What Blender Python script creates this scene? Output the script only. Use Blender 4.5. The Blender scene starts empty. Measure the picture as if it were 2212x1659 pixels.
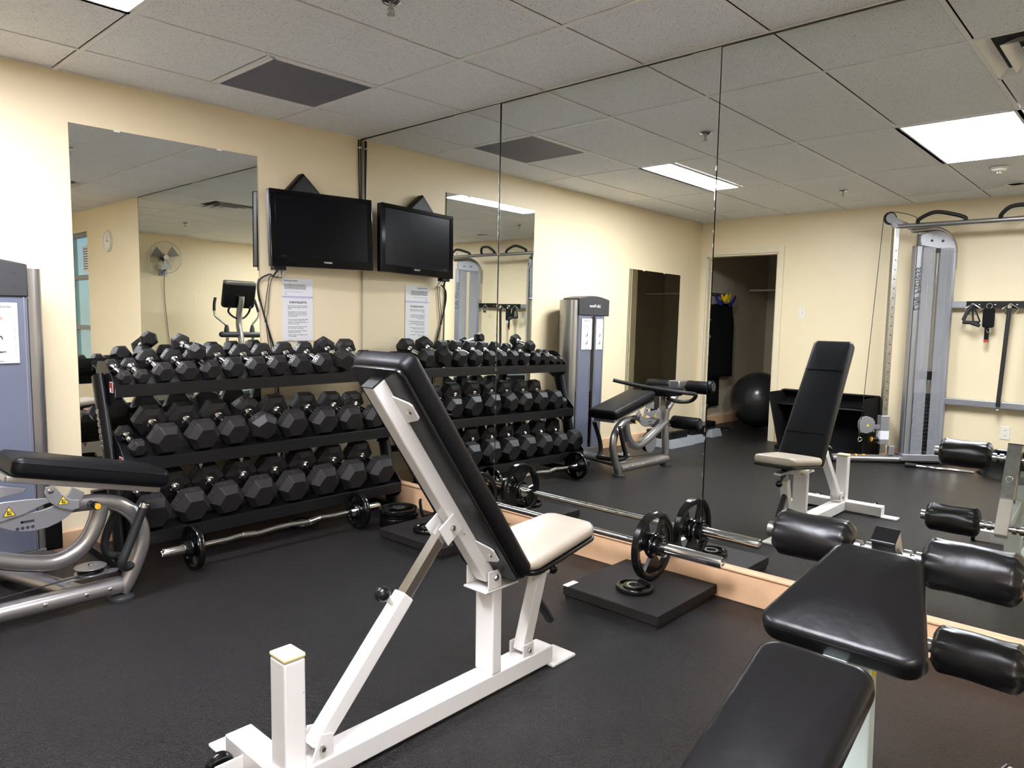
import bpy, math, random
from math import sin, cos, pi, radians, sqrt
from mathutils import Vector, Matrix
random.seed(7)
SC = bpy.context.scene
COL = SC.collection

# ---------------------------------------------------------------- camera, world, exposure
H = 2.4227
yaw, pitch, roll = 0.82567, -0.09357, 0.01408
f = Vector((sin(yaw)*cos(pitch), cos(yaw)*cos(pitch), sin(pitch)))
r = f.cross(Vector((0, 0, 1))).normalized(); u = r.cross(f)
r2 = r*cos(roll)+u*sin(roll); u2 = -r*sin(roll)+u*cos(roll)
cam = bpy.data.cameras.new('camera'); cam.sensor_width = 36; cam.lens = 36*1569.96/2212; cam.clip_start = .05
co = bpy.data.objects.new('camera', cam); COL.objects.link(co)
mw = Matrix(((r2.x, u2.x, -f.x), (r2.y, u2.y, -f.y), (r2.z, u2.z, -f.z))).to_4x4()
mw.translation = (-3.00811, -4.19433, 1.24502); co.matrix_world = mw; SC.camera = co
SC.view_settings.view_transform = 'Standard'; SC.view_settings.look = 'None'
SC.view_settings.exposure = 2.12; SC.view_settings.gamma = 1; SC.view_settings.use_curve_mapping = False
LAMP = 13.5
w = bpy.data.worlds.new('daylight'); SC.world = w; w.use_nodes = True
nt = w.node_tree; bg = nt.nodes['Background']
sk = nt.nodes.new('ShaderNodeTexSky'); sk.sky_type = 'HOSEK_WILKIE'; sk.turbidity = 4; sk.sun_direction = (-.5, .3, .8)
nt.links.new(sk.outputs[0], bg.inputs[0]); bg.inputs[1].default_value = .9

# ---------------------------------------------------------------- materials
def mat(name, col, rough=.5, metal=0, spec=.5, noise=None, bump=None, var=None, coat=0, alpha=None, spots=None, stripes=None):
    """noise=(scale,darkness) colour variation; bump=(scale,strength[,distance]); spots=(scale,threshold,colour)"""
    m = bpy.data.materials.new(name); m.use_nodes = True
    n = m.node_tree.nodes; L = m.node_tree.links; b = n['Principled BSDF']
    c4 = (*col, 1)
    b.inputs['Base Color'].default_value = c4; b.inputs['Roughness'].default_value = rough
    b.inputs['Metallic'].default_value = metal; b.inputs['Specular IOR Level'].default_value = spec
    if coat: b.inputs['Coat Weight'].default_value = coat; b.inputs['Coat Roughness'].default_value = .1
    tc = n.new('ShaderNodeTexCoord')
    src = None
    if noise:
        t = n.new('ShaderNodeTexNoise'); t.inputs['Scale'].default_value = noise[0]; t.inputs['Detail'].default_value = 5
        L.new(tc.outputs['Object'], t.inputs['Vector'])
        rp = n.new('ShaderNodeValToRGB'); rp.color_ramp.elements[0].position = .3; rp.color_ramp.elements[1].position = .7
        k = 1-noise[1]; rp.color_ramp.elements[0].color = (col[0]*k, col[1]*k, col[2]*k, 1); rp.color_ramp.elements[1].color = c4
        L.new(t.outputs['Fac'], rp.inputs['Fac']); src = rp.outputs['Color']
    if spots:
        t = n.new('ShaderNodeTexNoise'); t.inputs['Scale'].default_value = spots[0]; t.inputs['Detail'].default_value = 3
        L.new(tc.outputs['Object'], t.inputs['Vector'])
        rp = n.new('ShaderNodeValToRGB'); rp.color_ramp.elements[0].position = spots[1]; rp.color_ramp.elements[1].position = spots[1]+.02
        L.new(t.outputs['Fac'], rp.inputs['Fac'])
        mx = n.new('ShaderNodeMix'); mx.data_type = 'RGBA'; L.new(rp.outputs['Color'], mx.inputs['Factor'])
        if src: L.new(src, mx.inputs['A'])
        else: mx.inputs['A'].default_value = c4
        mx.inputs['B'].default_value = (*spots[2], 1); src = mx.outputs['Result']
    if src: L.new(src, b.inputs['Base Color'])
    if bump:
        t = n.new('ShaderNodeTexNoise'); t.inputs['Scale'].default_value = bump[0]; t.inputs['Detail'].default_value = 4
        L.new(tc.outputs['Object'], t.inputs['Vector'])
        bp = n.new('ShaderNodeBump'); bp.inputs['Strength'].default_value = bump[1]; bp.inputs['Distance'].default_value = bump[2] if len(bump) > 2 else .002
        L.new(t.outputs['Fac'], bp.inputs['Height']); L.new(bp.outputs['Normal'], b.inputs['Normal'])
    return m
def emis(name, col, s):
    m = bpy.data.materials.new(name); m.use_nodes = True; n = m.node_tree.nodes; b = n['Principled BSDF']
    b.inputs['Base Color'].default_value = (.9, .9, .9, 1); b.inputs['Emission Color'].default_value = (*col, 1); b.inputs['Emission Strength'].default_value = s
    return m
M = {}
M['wall'] = mat('cream_wall_paint', (.86, .725, .485), .42, noise=(1.2, .04), bump=(60, .12, .002))
M['tile'] = mat('acoustic_ceiling_tile', (.90, .91, .93), .9, noise=(60, .07), bump=(90, .5, .004), spots=(120, .63, (.42, .41, .41)))
M['grid'] = mat('ceiling_grid_metal', (.88, .86, .85), .5)
M['gap'] = mat('dark_gap', (.03, .03, .03), .9)
M['floor'] = mat('black_rubber_floor', (.0070, .0060, .0060), .30, spec=.36, noise=(3, .2), bump=(190, 1.0, .010), spots=(230, .61, (.055, .049, .049)))
M['capy'] = mat('yellowed_cap', (.80, .66, .36), .4)
M['wood'] = mat('peach_painted_baseboard', (.88, .56, .33), .38, noise=(9, .12), spots=(26, .71, (.75, .62, .42)))
M['door'] = mat('cream_door_frame', (.80, .70, .50), .35)
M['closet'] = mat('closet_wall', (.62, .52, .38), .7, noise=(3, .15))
M['mirror'] = mat('mirror_glass', (.85, .88, .855), .0, 1)
M['medge'] = mat('mirror_edge', (.10, .10, .09), .25, .6)
M['desilver'] = mat('mirror_edge_wear', (.75, .72, .6), .3, .7, noise=(40, .6))
M['white'] = mat('white_enamel', (.70, .675, .645), .28, spots=(38, .735, (.09, .08, .07)), coat=.3)
M['greenw'] = mat('pale_green_enamel', (.62, .71, .68), .3, coat=.3)
M['chrome'] = mat('chrome', (.72, .72, .72), .12, 1)
M['steel'] = mat('worn_steel', (.55, .55, .54), .28, 1, noise=(40, .3))
M['blkpaint'] = mat('black_powder_coat', (.005, .005, .0055), .38, spec=.35)
M['vinyl'] = mat('black_vinyl', (.0055, .005, .0055), .33, spec=.36, bump=(16, .22, .008), noise=(6, .2))
M['vinylmatte'] = mat('black_vinyl_soft', (.004, .004, .005), .42, spec=.22, bump=(200, .1, .001))
M['vinylw'] = mat('dark_vinyl_rollers', (.005, .0045, .005), .36, bump=(14, .25, .01))
M['cream'] = mat('cream_vinyl', (.46, .395, .315), .32, noise=(7, .10), bump=(180, .08, .001))
M['rubber'] = mat('rubber_hex', (.0165, .014, .014), .50, spec=.38, noise=(30, .25), bump=(140, .15, .001))
M['plate'] = mat('glossy_black_plate', (.004, .004, .004), .18, bump=(60, .05))
M['silver'] = mat('silver_machine_paint', (.40, .385, .375), .30, .80, noise=(3, .06))
M['silver2'] = mat('silver_panel', (.36, .36, .385), .33, .6)
M['shroud'] = mat('smoky_shroud', (.16, .175, .235), .25, .1, noise=(1.5, .15))
M['dgrey'] = mat('dark_grey_plastic', (.035, .035, .037), .45)
M['gripb'] = mat('foam_grip', (.011, .011, .012), .6)
M['bplast'] = mat('black_plastic', (.004, .004, .0045), .30, spec=.4)
M['screen'] = mat('tv_screen', (.0045, .0045, .006), .25, spec=.12)
M['gloss'] = mat('piano_black', (.003, .003, .0035), .10, spec=.25)
M['paper'] = mat('white_paper', (.78, .78, .80), .35)
M['ink'] = mat('ink', (.03, .03, .04), .6)
M['logo'] = mat('logo_silver', (.6, .6, .6), .4)
M['lilac'] = mat('lilac_print', (.48, .46, .66), .4)
M['yellow'] = mat('yellow', (.85, .62, .02), .4)
M['amber'] = mat('amber_knob', (.85, .42, .03), .35)
M['red'] = mat('red_print', (.45, .05, .03), .4)
M['pink'] = mat('muscle_red', (.8, .25, .2), .5)
M['blue'] = mat('blue_cloth', (.02, .03, .25), .7)
M['matblk'] = mat('exercise_mat', (.004, .004, .0045), .8, spec=.2)
M['board'] = mat('black_rubber_board', (.015, .012, .0115), .62, spec=.3, noise=(12, .3), bump=(150, .3, .001))
M['grille'] = mat('return_air_grille', (.30, .305, .36), .5)
M['plugw'] = mat('ivory_plastic', (.80, .76, .66), .35)
M['cable'] = mat('black_cable', (.01, .01, .01), .4)
M['ballm'] = mat('ball_rubber', (.028, .027, .026), .22)
M['greyp'] = mat('grey_step_plastic', (.27, .28, .30), .5)
M['lens'] = emis('fluorescent_diffuser', (.985, 1.0, 1.10), LAMP)
M['lensB'] = emis('fluorescent_diffuser_narrow', (.985, 1.0, 1.10), LAMP*1.55)
M['glass'] = mat('fan_guard', (.5, .5, .5), .3, 1)
M['leaf'] = mat('foliage', (.05, .22, .06), .7, noise=(5, .5))
M['clockf'] = mat('clock_face', (.8, .8, .78), .2)
M['clear'] = bpy.data.materials.new('clear_shroud'); M['clear'].use_nodes = True
_b = M['clear'].node_tree.nodes['Principled BSDF']; _b.inputs['Base Color'].default_value = (.40, .41, .45, 1); _b.inputs['Roughness'].default_value = .2; _b.inputs['Alpha'].default_value = .42
M['wglass'] = bpy.data.materials.new('window_glass'); M['wglass'].use_nodes = True
_b = M['wglass'].node_tree.nodes['Principled BSDF']; _b.inputs['Base Color'].default_value = (.35, .75, .62, 1); _b.inputs['Roughness'].default_value = .02; _b.inputs['Alpha'].default_value = .30

# ---------------------------------------------------------------- mesh building
ORG = {}
class MB:
    def __init__(s): s.v = []; s.f = []; s.m = []
    def add(s, vs, fs, mi=0):
        o = len(s.v); s.v += [tuple(x) for x in vs]; s.f += [tuple(i+o for i in q) for q in fs]; s.m += [mi]*len(fs); return s
    def box(s, x0, x1, y0, y1, z0, z1, X=None, mi=0):
        vs = [Vector((x, y, z)) for z in (z0, z1) for x, y in ((x0, y0), (x1, y0), (x1, y1), (x0, y1))]
        if X: vs = [X @ q for q in vs]
        return s.add(vs, [(3, 2, 1, 0), (4, 5, 6, 7), (0, 1, 5, 4), (1, 2, 6, 5), (2, 3, 7, 6), (3, 0, 4, 7)], mi)
    def beam(s, a, b, w, h, up=(0, 1, 0), mi=0):
        """rectangular bar a->b; w measured along `up`, h across"""
        a = Vector(a); b = Vector(b); d = (b-a); L = d.length; d.normalize(); up = Vector(up); up = (up-d*up.dot(d)).normalized(); c = d.cross(up)
        X = Matrix((( up.x, c.x, d.x, a.x), (up.y, c.y, d.y, a.y), (up.z, c.z, d.z, a.z), (0, 0, 0, 1)))
        return s.box(-w/2, w/2, -h/2, h/2, 0, L, X, mi)
    def tube(s, pts, rad, seg=14, cap=True, mi=0, flat=1, up0=None):
        P = [Vector(p) for p in pts]; n = len(P); R = rad if isinstance(rad, (list, tuple)) else [rad]*n
        T = [((P[min(i+1, n-1)]-P[max(i-1, 0)]).normalized()) for i in range(n)]
        up = Vector(up0) if up0 else (Vector((0, 0, 1)) if abs(T[0].z) < .9 else Vector((1, 0, 0)))
        vs = []; fs = []
        for i in range(n):
            up = (up-T[i]*up.dot(T[i])).normalized(); c = T[i].cross(up)
            for k in range(seg):
                a = 2*pi*k/seg; vs.append(P[i]+(c*cos(a)*flat+up*sin(a))*R[i])
        for i in range(n-1):
            for k in range(seg):
                k2 = (k+1) % seg; fs.append((i*seg+k, i*seg+k2, (i+1)*seg+k2, (i+1)*seg+k))
        if cap: fs.append(tuple(range(seg-1, -1, -1))); fs.append(tuple((n-1)*seg+k for k in range(seg)))
        return s.add(vs, fs, mi)
    def cyl(s, a, b, rad, seg=20, mi=0): return s.tube([a, b], rad, seg, True, mi)
    def lathe(s, prof, org, ax=(0, 0, 1), seg=28, mi=0):
        """prof: list of (radius, distance along axis)"""
        o = Vector(org); d = Vector(ax).normalized(); t = Vector((1, 0, 0)) if abs(d.x) < .9 else Vector((0, 1, 0))
        e1 = (t-d*t.dot(d)).normalized(); e2 = d.cross(e1); vs = []; fs = []
        n = len(prof)
        for (rr, tt) in prof:
            for k in range(seg):
                a = 2*pi*k/seg; vs.append(o+d*tt+(e1*cos(a)+e2*sin(a))*max(rr, 1e-5))
        for i in range(n-1):
            for k in range(seg):
                k2 = (k+1) % seg; fs.append((i*seg+k, i*seg+k2, (i+1)*seg+k2, (i+1)*seg+k))
        if prof[0] == prof[-1]: return s.add(vs, fs, mi)
        if prof[0][0] > 1e-4: fs.append(tuple(range(seg-1, -1, -1)))
        if prof[-1][0] > 1e-4: fs.append(tuple((n-1)*seg+k for k in range(seg)))
        return s.add(vs, fs, mi)
    def sphere(s, c, rad, seg=20, mi=0, sc=(1, 1, 1)):
        N = 12; pr = [(rad*sin(pi*i/N), -rad*cos(pi*i/N)) for i in range(N+1)]; o = len(s.v)
        s.lathe(pr, (0, 0, 0), (0, 0, 1), seg, mi)
        for i in range(o, len(s.v)): q = s.v[i]; s.v[i] = (q[0]*sc[0]+c[0], q[1]*sc[1]+c[1], q[2]*sc[2]+c[2])
        return s
    def prism(s, poly, org, e1, e2, t, mi=0):
        """polygon in plane (e1,e2) at org, extruded +-t/2 along the normal"""
        o = Vector(org); e1 = Vector(e1).normalized(); e2 = Vector(e2).normalized(); n = e1.cross(e2)
        k = len(poly); vs = [o+e1*a+e2*b+n*(-t/2) for a, b in poly]+[o+e1*a+e2*b+n*(t/2) for a, b in poly]
        fs = [tuple(range(k-1, -1, -1)), tuple(range(k, 2*k))]+[(i, (i+1) % k, k+(i+1) % k, k+i) for i in range(k)]
        return s.add(vs, fs, mi)
    def torus(s, c, ax, R, r_, seg=32, m=8, mi=0, a0=0, a1=2*pi):
        d = Vector(ax).normalized(); t = Vector((1, 0, 0)) if abs(d.x) < .9 else Vector((0, 1, 0)); e1 = (t-d*t.dot(d)).normalized(); e2 = d.cross(e1)
        full = abs(a1-a0-2*pi) < 1e-6
        N = seg if full else seg+1; vs = []; fs = []
        for i in range(N):
            a = a0+(a1-a0)*i/seg; q = e1*cos(a)+e2*sin(a)
            for k in range(m): b = 2*pi*k/m; vs.append(Vector(c)+q*(R+r_*cos(b))+d*r_*sin(b))
        for i in range(seg):
            i2 = (i+1) % N
            for k in range(m): k2 = (k+1) % m; fs.append((i*m+k, i2*m+k, i2*m+k2, i*m+k2))
        return s.add(vs, fs, mi)
    def cushion(s, outline, X, th, e=.018, dome=0, mi=0, seam=True):
        """padded slab: outline (convex, ccw) in local xy, thickness th along z from 0, edges rounded by e, transform X"""
        P = [Vector((a, b)) for a, b in outline]; n = len(P); c = sum(P, Vector((0, 0)))/n
        N = []
        for i in range(n):
            t = (P[(i+1) % n]-P[i-1]).normalized(); N.append(Vector((t.y, -t.x)))
        rings = []
        for k in range(5): a = pi/2*k/4; rings.append((e*(1-sin(a)), e*(1-cos(a)), 0))
        for k in range(5): a = pi/2*k/4; rings.append((e*(1-cos(a)), th-e*(1-sin(a)), 0))
        for q in (.2, .45, .7): rings.append((e, th, q))
        vs = []; fs = []
        for ins, z, q in rings:
            for i in range(n):
                p = P[i]-N[i]*ins
                if q: p = p.lerp(c, q)
                vs.append(X @ Vector((p.x, p.y, z+(dome*(1-(1-q)**2) if q else 0))))
        R = len(rings)
        for i in range(R-1):
            for k in range(n): k2 = (k+1) % n; fs.append((i*n+k, i*n+k2, (i+1)*n+k2, (i+1)*n+k))
        fs.append(tuple(range(n-1, -1, -1))); fs.append(tuple((R-1)*n+k for k in range(n)))
        return s.add(vs, fs, mi)
    def build(s, name, m, parent=None, smooth=40, bev=0, seg=2, label=None, kind=None):
        o0 = ORG.get(parent.name, Vector((0, 0, 0))) if parent else Vector((0, 0, 0))
        me = bpy.data.meshes.new(name); me.from_pydata([tuple(Vector(q)-o0) for q in s.v], [], s.f)
        ms = m if isinstance(m, (list, tuple)) else [m]
        for q in ms: me.materials.append(M[q])
        if len(ms) > 1: me.polygons.foreach_set('material_index', s.m)
        me.update(); me.validate()
        import bmesh
        b = bmesh.new(); b.from_mesh(me); bmesh.ops.recalc_face_normals(b, faces=b.faces); b.to_mesh(me); b.free()
        if smooth:
            me.polygons.foreach_set('use_smooth', [True]*len(me.polygons)); me.set_sharp_from_angle(angle=radians(smooth))
        o = bpy.data.objects.new(name, me); COL.objects.link(o)
        if parent: o.parent = parent
        ORG[o.name] = o0
        if bev:
            md = o.modifiers.new('bevel', 'BEVEL'); md.width = bev; md.segments = seg; md.limit_method = 'ANGLE'; md.angle_limit = radians(35)
        if label: o['label'] = label
        if kind: o['kind'] = kind
        return o
def thing(name, loc, label, cat, group=None):
    o = bpy.data.objects.new(name, None); COL.objects.link(o); o.location = loc; o.empty_display_size = .05
    ORG[o.name] = Vector(loc); o['label'] = label; o['category'] = cat
    if group: o['group'] = group
    return o
def tag(o, label, cat, group=None):
    o['label'] = label; o['category'] = cat
    if group: o['group'] = group
    # put the origin on the thing itself
    bb = [Vector(c) for c in o.bound_box]; c = sum(bb, Vector())/8; c.z = min(q.z for q in bb)
    o.data.transform(Matrix.Translation(-c)); o.location = Vector(o.location)+c; ORG[o.name] = Vector(o.location)
    return o
def struct(o): o['kind'] = 'structure'; return o
def text(body, size, org, e1, e2, m, name, parent, align='LEFT', ext=.0004, shear=0, sx=1, label=None, bold=0, sp=1):
    """flat raised lettering: e1 = reading direction, e2 = up"""
    cu = bpy.data.curves.new(name, 'FONT'); cu.body = body; cu.size = size; cu.extrude = ext; cu.align_x = align; cu.align_y = 'CENTER'; cu.shear = shear; cu.offset = bold; cu.space_line = sp
    cu.resolution_u = 2
    t = bpy.data.objects.new('tmp', cu); COL.objects.link(t); dg = bpy.context.evaluated_depsgraph_get(); dg.update()
    me = bpy.data.meshes.new_from_object(t.evaluated_get(dg)); bpy.data.objects.remove(t); bpy.data.curves.remove(cu)
    e1 = Vector(e1).normalized(); e2 = Vector(e2).normalized(); n = e1.cross(e2); o = Vector(org)-(ORG.get(parent.name, Vector()) if parent else Vector())
    X = Matrix(((e1.x*sx, e2.x, n.x, o.x), (e1.y*sx, e2.y, n.y, o.y), (e1.z*sx, e2.z, n.z, o.z), (0, 0, 0, 1)))
    me.transform(X); me.materials.clear(); me.materials.append(M[m]); me.name = name
    ob = bpy.data.objects.new(name, me); COL.objects.link(ob)
    if parent: ob.parent = parent; ORG[ob.name] = ORG.get(parent.name, Vector())
    if label: ob['label'] = label
    return ob
def sm(pts, k=6):
    """Catmull-Rom smoothing"""
    P = [Vector(p) for p in pts]; out = []
    for i in range(len(P)-1):
        a, b, c, d = P[max(i-1, 0)], P[i], P[i+1], P[min(i+2, len(P)-1)]
        for j in range(k):
            t = j/k; out.append(.5*((2*b)+(c-a)*t+(2*a-5*b+4*c-d)*t*t+(3*b-a-3*c+d)*t**3))
    out.append(P[-1]); return out
def fr(org, ex, ey):
    """frame matrix: local x->ex, y->ey, z->ex x ey"""
    ex = Vector(ex).normalized(); ey = Vector(ey); ey = (ey-ex*ey.dot(ex)).normalized(); ez = ex.cross(ey); o = Vector(org)
    return Matrix(((ex.x, ey.x, ez.x, o.x), (ex.y, ey.y, ez.y, o.y), (ex.z, ey.z, ez.z, o.z), (0, 0, 0, 1)))
def rrect(x0, x1, y0, y1, rad, k=5, w1=None):
    """rounded rectangle outline, ccw; w1 = half width at x1 end if tapered"""
    yc = (y0+y1)/2; out = []
    hw0 = (y1-y0)/2; hw1 = w1 if w1 is not None else hw0
    for cx, hy, sx, sy, a0 in ((x1-rad, hw1-rad, 1, 1, 0), (x0+rad, hw0-rad, -1, 1, 90), (x0+rad, hw0-rad, -1, -1, 180), (x1-rad, hw1-rad, 1, -1, 270)):
        for i in range(k+1):
            a = radians(a0+90*i/k); out.append((cx+rad*cos(a), yc+(hy*sy)+rad*sin(a)))
    return out
def bolt(mb, p, ax, r_=.008, h=.006, mi=0):
    return mb.lathe([(r_, 0), (r_, h*.6), (r_*.7, h), (0, h)], p, ax, 6 if r_ > .009 else 10, mi)

# ---------------------------------------------------------------- room shell
T = .6096
XF, YB = -4.69, -7.36            # far wall, wall behind the camera
CX = -6.85                       # closet end
def tilegrid():
    xs = [0, -.606]; x = -.606
    while x-2*T > XF: x -= 2*T; xs.append(x)
    xs.append(XF); ys = [0, -.397]; y = -.397
    while y-T > YB: y -= T; ys.append(y)
    ys.append(YB); return xs, ys
XS, YS = tilegrid()
# openings in the ceiling: lights, vent, diffuser
LIGHTS = [(-3.044, -1.826, -1.300, -1.007), (-3.044, -1.826, -3.445, -2.835), (-4.264, -3.044, -5.883, -5.274)]  # last light is assumed, added behind the camera and out of mirror view
mb = MB()
def cover(cx, cy):
    for a, b, c, d in LIGHTS:
        if a < cx < b and c < cy < d: return True
    if -1.216 < cx < -.606 and (-1.007 < cy < -.397 or -4.055 < cy < -3.445): return True
    return False
tm = MB()
for i in range(len(XS)-1):
    for j in range(len(YS)-1):
        a, b, c, d = XS[i+1], XS[i], YS[j+1], YS[j]
        cuts = [(a, b, c, d)]
        for (l0, l1, l2, l3) in LIGHTS+[(-1.216, -.606, -1.007, -.397), (-1.216, -.606, -4.055, -3.445)]:
            nc = []
            for (a_, b_, c_, d_) in cuts:
                x0, x1, y0, y1 = max(a_, l0), min(b_, l1), max(c_, l2), min(d_, l3)
                if x1-x0 > .02 and y1-y0 > .02:
                    if x0-a_ > .02: nc.append((a_, x0, c_, d_))
                    if b_-x1 > .02: nc.append((x1, b_, c_, d_))
                    if y0-c_ > .02: nc.append((x0, x1, c_, y0))
                    if d_-y1 > .02: nc.append((x0, x1, y1, d_))
                else: nc.append((a_, b_, c_, d_))
            cuts = nc
        for (a_, b_, c_, d_) in cuts:
            tm.box(a_+.0115, b_-.0145, c_+.0100, d_-.0150, H+.003, H+.02)
ceil = struct(tm.build('ceiling', 'tile', None, 0, .003, 1))
gm = MB()
for x in XS: gm.box(x-.0095, x+.0095, YB, 0, H-.001, H+.006)
for y in YS: gm.box(XF, 0, y-.0095, y+.0095, H, H+.005)
for (a, b, c, d) in LIGHTS: gm.box(a, b, c-.010, c+.010, H, H+.005); gm.box(a, b, d-.010, d+.010, H, H+.005)
for c in (-.701, -3.75): gm.box(-1.216-.010, -1.216+.010, c-.305, c+.305, H, H+.005)
struct(gm.build('ceiling_grid', 'grid', ceil, 0))
struct(MB().box(CX-.1, .25, YB-.1, .4, H+.03, H+.1).build('ceiling_slab', 'gap', ceil, 0))
fl = struct(MB().box(CX-.1, .2, YB-.1, .35, -.05, 0).build('floor', 'floor', None, 0))
# left wall in the photo (y = 0), mirror wall (x = 0), far wall with doorway, rear wall with window wall
struct(MB().box(XF, .1, 0, .1, 0, H+.03).build('wall_back', 'wall', None, 0))
wm = MB()
WX = .035
wm.box(WX, WX+.1, -3.95, .1, 0, H+.03); wm.box(0, .1+WX, -5.535, -3.95, 0, H+.03); wm.box(0, .1+WX, -6.90, -5.535, 0, .52); wm.box(0, .1+WX, -6.90, -5.535, 2.18, H+.03); wm.box(0, .1+WX, YB, -6.90, 0, H+.03)
struct(wm.build('wall_right', 'wall', None, 0))
DY0, DY1, DZ = -.962, -.085, 2.03
wm = MB(); wm.box(XF-.12, XF, DY1, .1, 0, H+.03); wm.box(XF-.12, XF, DY0, DY1, DZ, H+.03); wm.box(XF-.12, XF, YB, DY0, 0, H+.03)
struct(wm.build('wall_left', 'wall', None, 0))
struct(MB().box(CX, .1, YB-.1, YB, 0, H+.03).build('wall_front', 'wall', None, 0))
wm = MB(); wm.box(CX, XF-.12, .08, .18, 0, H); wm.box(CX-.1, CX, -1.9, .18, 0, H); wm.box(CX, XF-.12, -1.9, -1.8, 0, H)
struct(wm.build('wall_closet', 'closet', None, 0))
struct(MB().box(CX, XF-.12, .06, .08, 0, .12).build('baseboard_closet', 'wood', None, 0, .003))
# door casing with hinges
cm = MB()
cm.box(XF, XF+.018, DY1-.0, DY1+.062, 0, DZ+.062); cm.box(XF, XF+.018, DY0-.062, DY0, 0, DZ+.062); cm.box(XF, XF+.018, DY0, DY1, DZ, DZ+.062)
cm.box(XF-.12, XF, DY1-.018, DY1, 0, DZ); cm.box(XF-.12, XF, DY0, DY0+.018, 0, DZ); cm.box(XF-.12, XF, DY0, DY1, DZ-.018, DZ)
cm.box(XF-.075, XF-.06, DY1-.032, DY1, 0, DZ)
dr = struct(cm.build('door_1', 'door', None, 0, .003))
for z in (.28, 1.05, 1.82):
    hb = MB(); hb.box(XF-.045, XF+.002, DY1-.021, DY1-.018, z-.045, z+.045); hb.cyl((XF+.004, DY1-.02, z-.045), (XF+.004, DY1-.02, z+.045), .005, 8); hb.build('hinge', 'plugw', dr, 40)
# baseboards
bb = MB(); bb.box(-.038, -.003, -3.95, -.02, .0, .135); bb.box(-.048, .0, -3.95, -.02, .135, .146)
struct(bb.build('baseboard_right', 'wood', None, 0, .003))
struct(MB().box(XF, -.048, -.016, 0, 0, .10).build('baseboard_back', 'wood', None, 0, .004))
struct(MB().box(XF, XF+.014, -7.3, DY0-.062, 0, .09).build('baseboard_left', 'wood', None, 0, .004))
struct(MB().box(-.012, 0, YB, -3.95, 0, .12).build('baseboard_far', 'wood', None, 0, .004))
# mirror panels on the right wall: slightly tilted, as hung
NS = [(-.0064, -.0085), (-.00339, -.00981), (.00101, -.00756)]
YY = [0, -1.3118, -2.6327, -3.93]
for k in range(3):
    th, tz = NS[k]; g = .0016
    off = (0, .0025, -.0065)[k]
    X = lambda y, z: off-(th*y+tz*(z-H))
    y0, y1 = YY[k+1]+g, YY[k]-(g if k else .018); z0, z1 = .1465, H-.006
    vs = []
    for dx in (0, .006):
        for (y, z) in ((y0, z0), (y1, z0), (y1, z1), (y0, z1)): vs.append((X(y, z)+dx, y, z))
    t = thing('mirror_panel', (X((y0+y1)/2, z0), (y0+y1)/2, z0), ['tall wall mirror panel in the corner, behind the television and dumbbell rack', 'tall wall mirror panel between the two vertical seams', 'tall wall mirror panel behind the sit-up bench, right of the last seam'][k], 'mirror')
    MB().add(vs, [(0, 3, 2, 1)]).build('mirror_glass', 'mirror', t, 0)
    MB().add(vs, [(4, 5, 6, 7), (0, 1, 5, 4), (1, 2, 6, 5), (2, 3, 7, 6), (3, 0, 4, 7)]).build('glass_edge', 'medge', t, 0)
    if k < 2:   # worn silvering beside the seam
        wd = MB(); rr = random.Random(k)
        for i in range(60):
            z = rr.uniform(.3, 2.0); hgt = rr.uniform(.004, .02); yy = y0+rr.uniform(0, .003)
            if 1.2 < z < 1.9 or rr.random() < .35: wd.box(X(yy, z)-.0006, X(yy, z)+.0004, yy-.0018, yy+rr.uniform(.0004, .0022), z, z+hgt)
        wd.build('worn_edge', 'desilver', t, 0, kind='stuff')
struct(MB().box(-.006, .03, -3.93, -.0, H-.008, H+.002).build('trim_1', 'medge', None, 0))
struct(MB().box(.008, .03, -3.95, -.0, .12, H).build('trim_2', 'gap', None, 0))
# framed-less mirrors on the back wall
def wallmirror(x0, x1, z0, z1, label, clips):
    t = thing('wall_mirror', ((x0+x1)/2, -.004, z0), label, 'mirror')
    MB().add([(x0, -.008, z0), (x1, -.008, z0), (x1, -.008, z1), (x0, -.008, z1)], [(0, 1, 2, 3)]).build('mirror_glass', 'mirror', t, 0)
    MB().add([(x0, -.0082, z0), (x1, -.0082, z0), (x1, -.0082, z1), (x0, -.0082, z1), (x0, -.001, z0), (x1, -.001, z0), (x1, -.001, z1), (x0, -.001, z1)], [(0, 1, 5, 4), (1, 2, 6, 5), (2, 3, 7, 6), (3, 0, 4, 7), (4, 5, 6, 7)]).build('glass_edge', 'medge', t, 0)
    for cx in clips: MB().box(cx-.015, cx+.015, -.011, -.001, z1-.008, z1+.006).build('mirror_clip', 'plugw', t, 0, .001)
wallmirror(-1.776, -.767, .446, 2.18, 'large frameless mirror on the cream wall behind the dumbbell rack', (-1.55, -1.0))
wallmirror(-4.235, -3.248, .50, 1.80, 'dark looking frameless mirror on the cream wall beside the closet doorway', (-3.9, -3.5))

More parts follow.
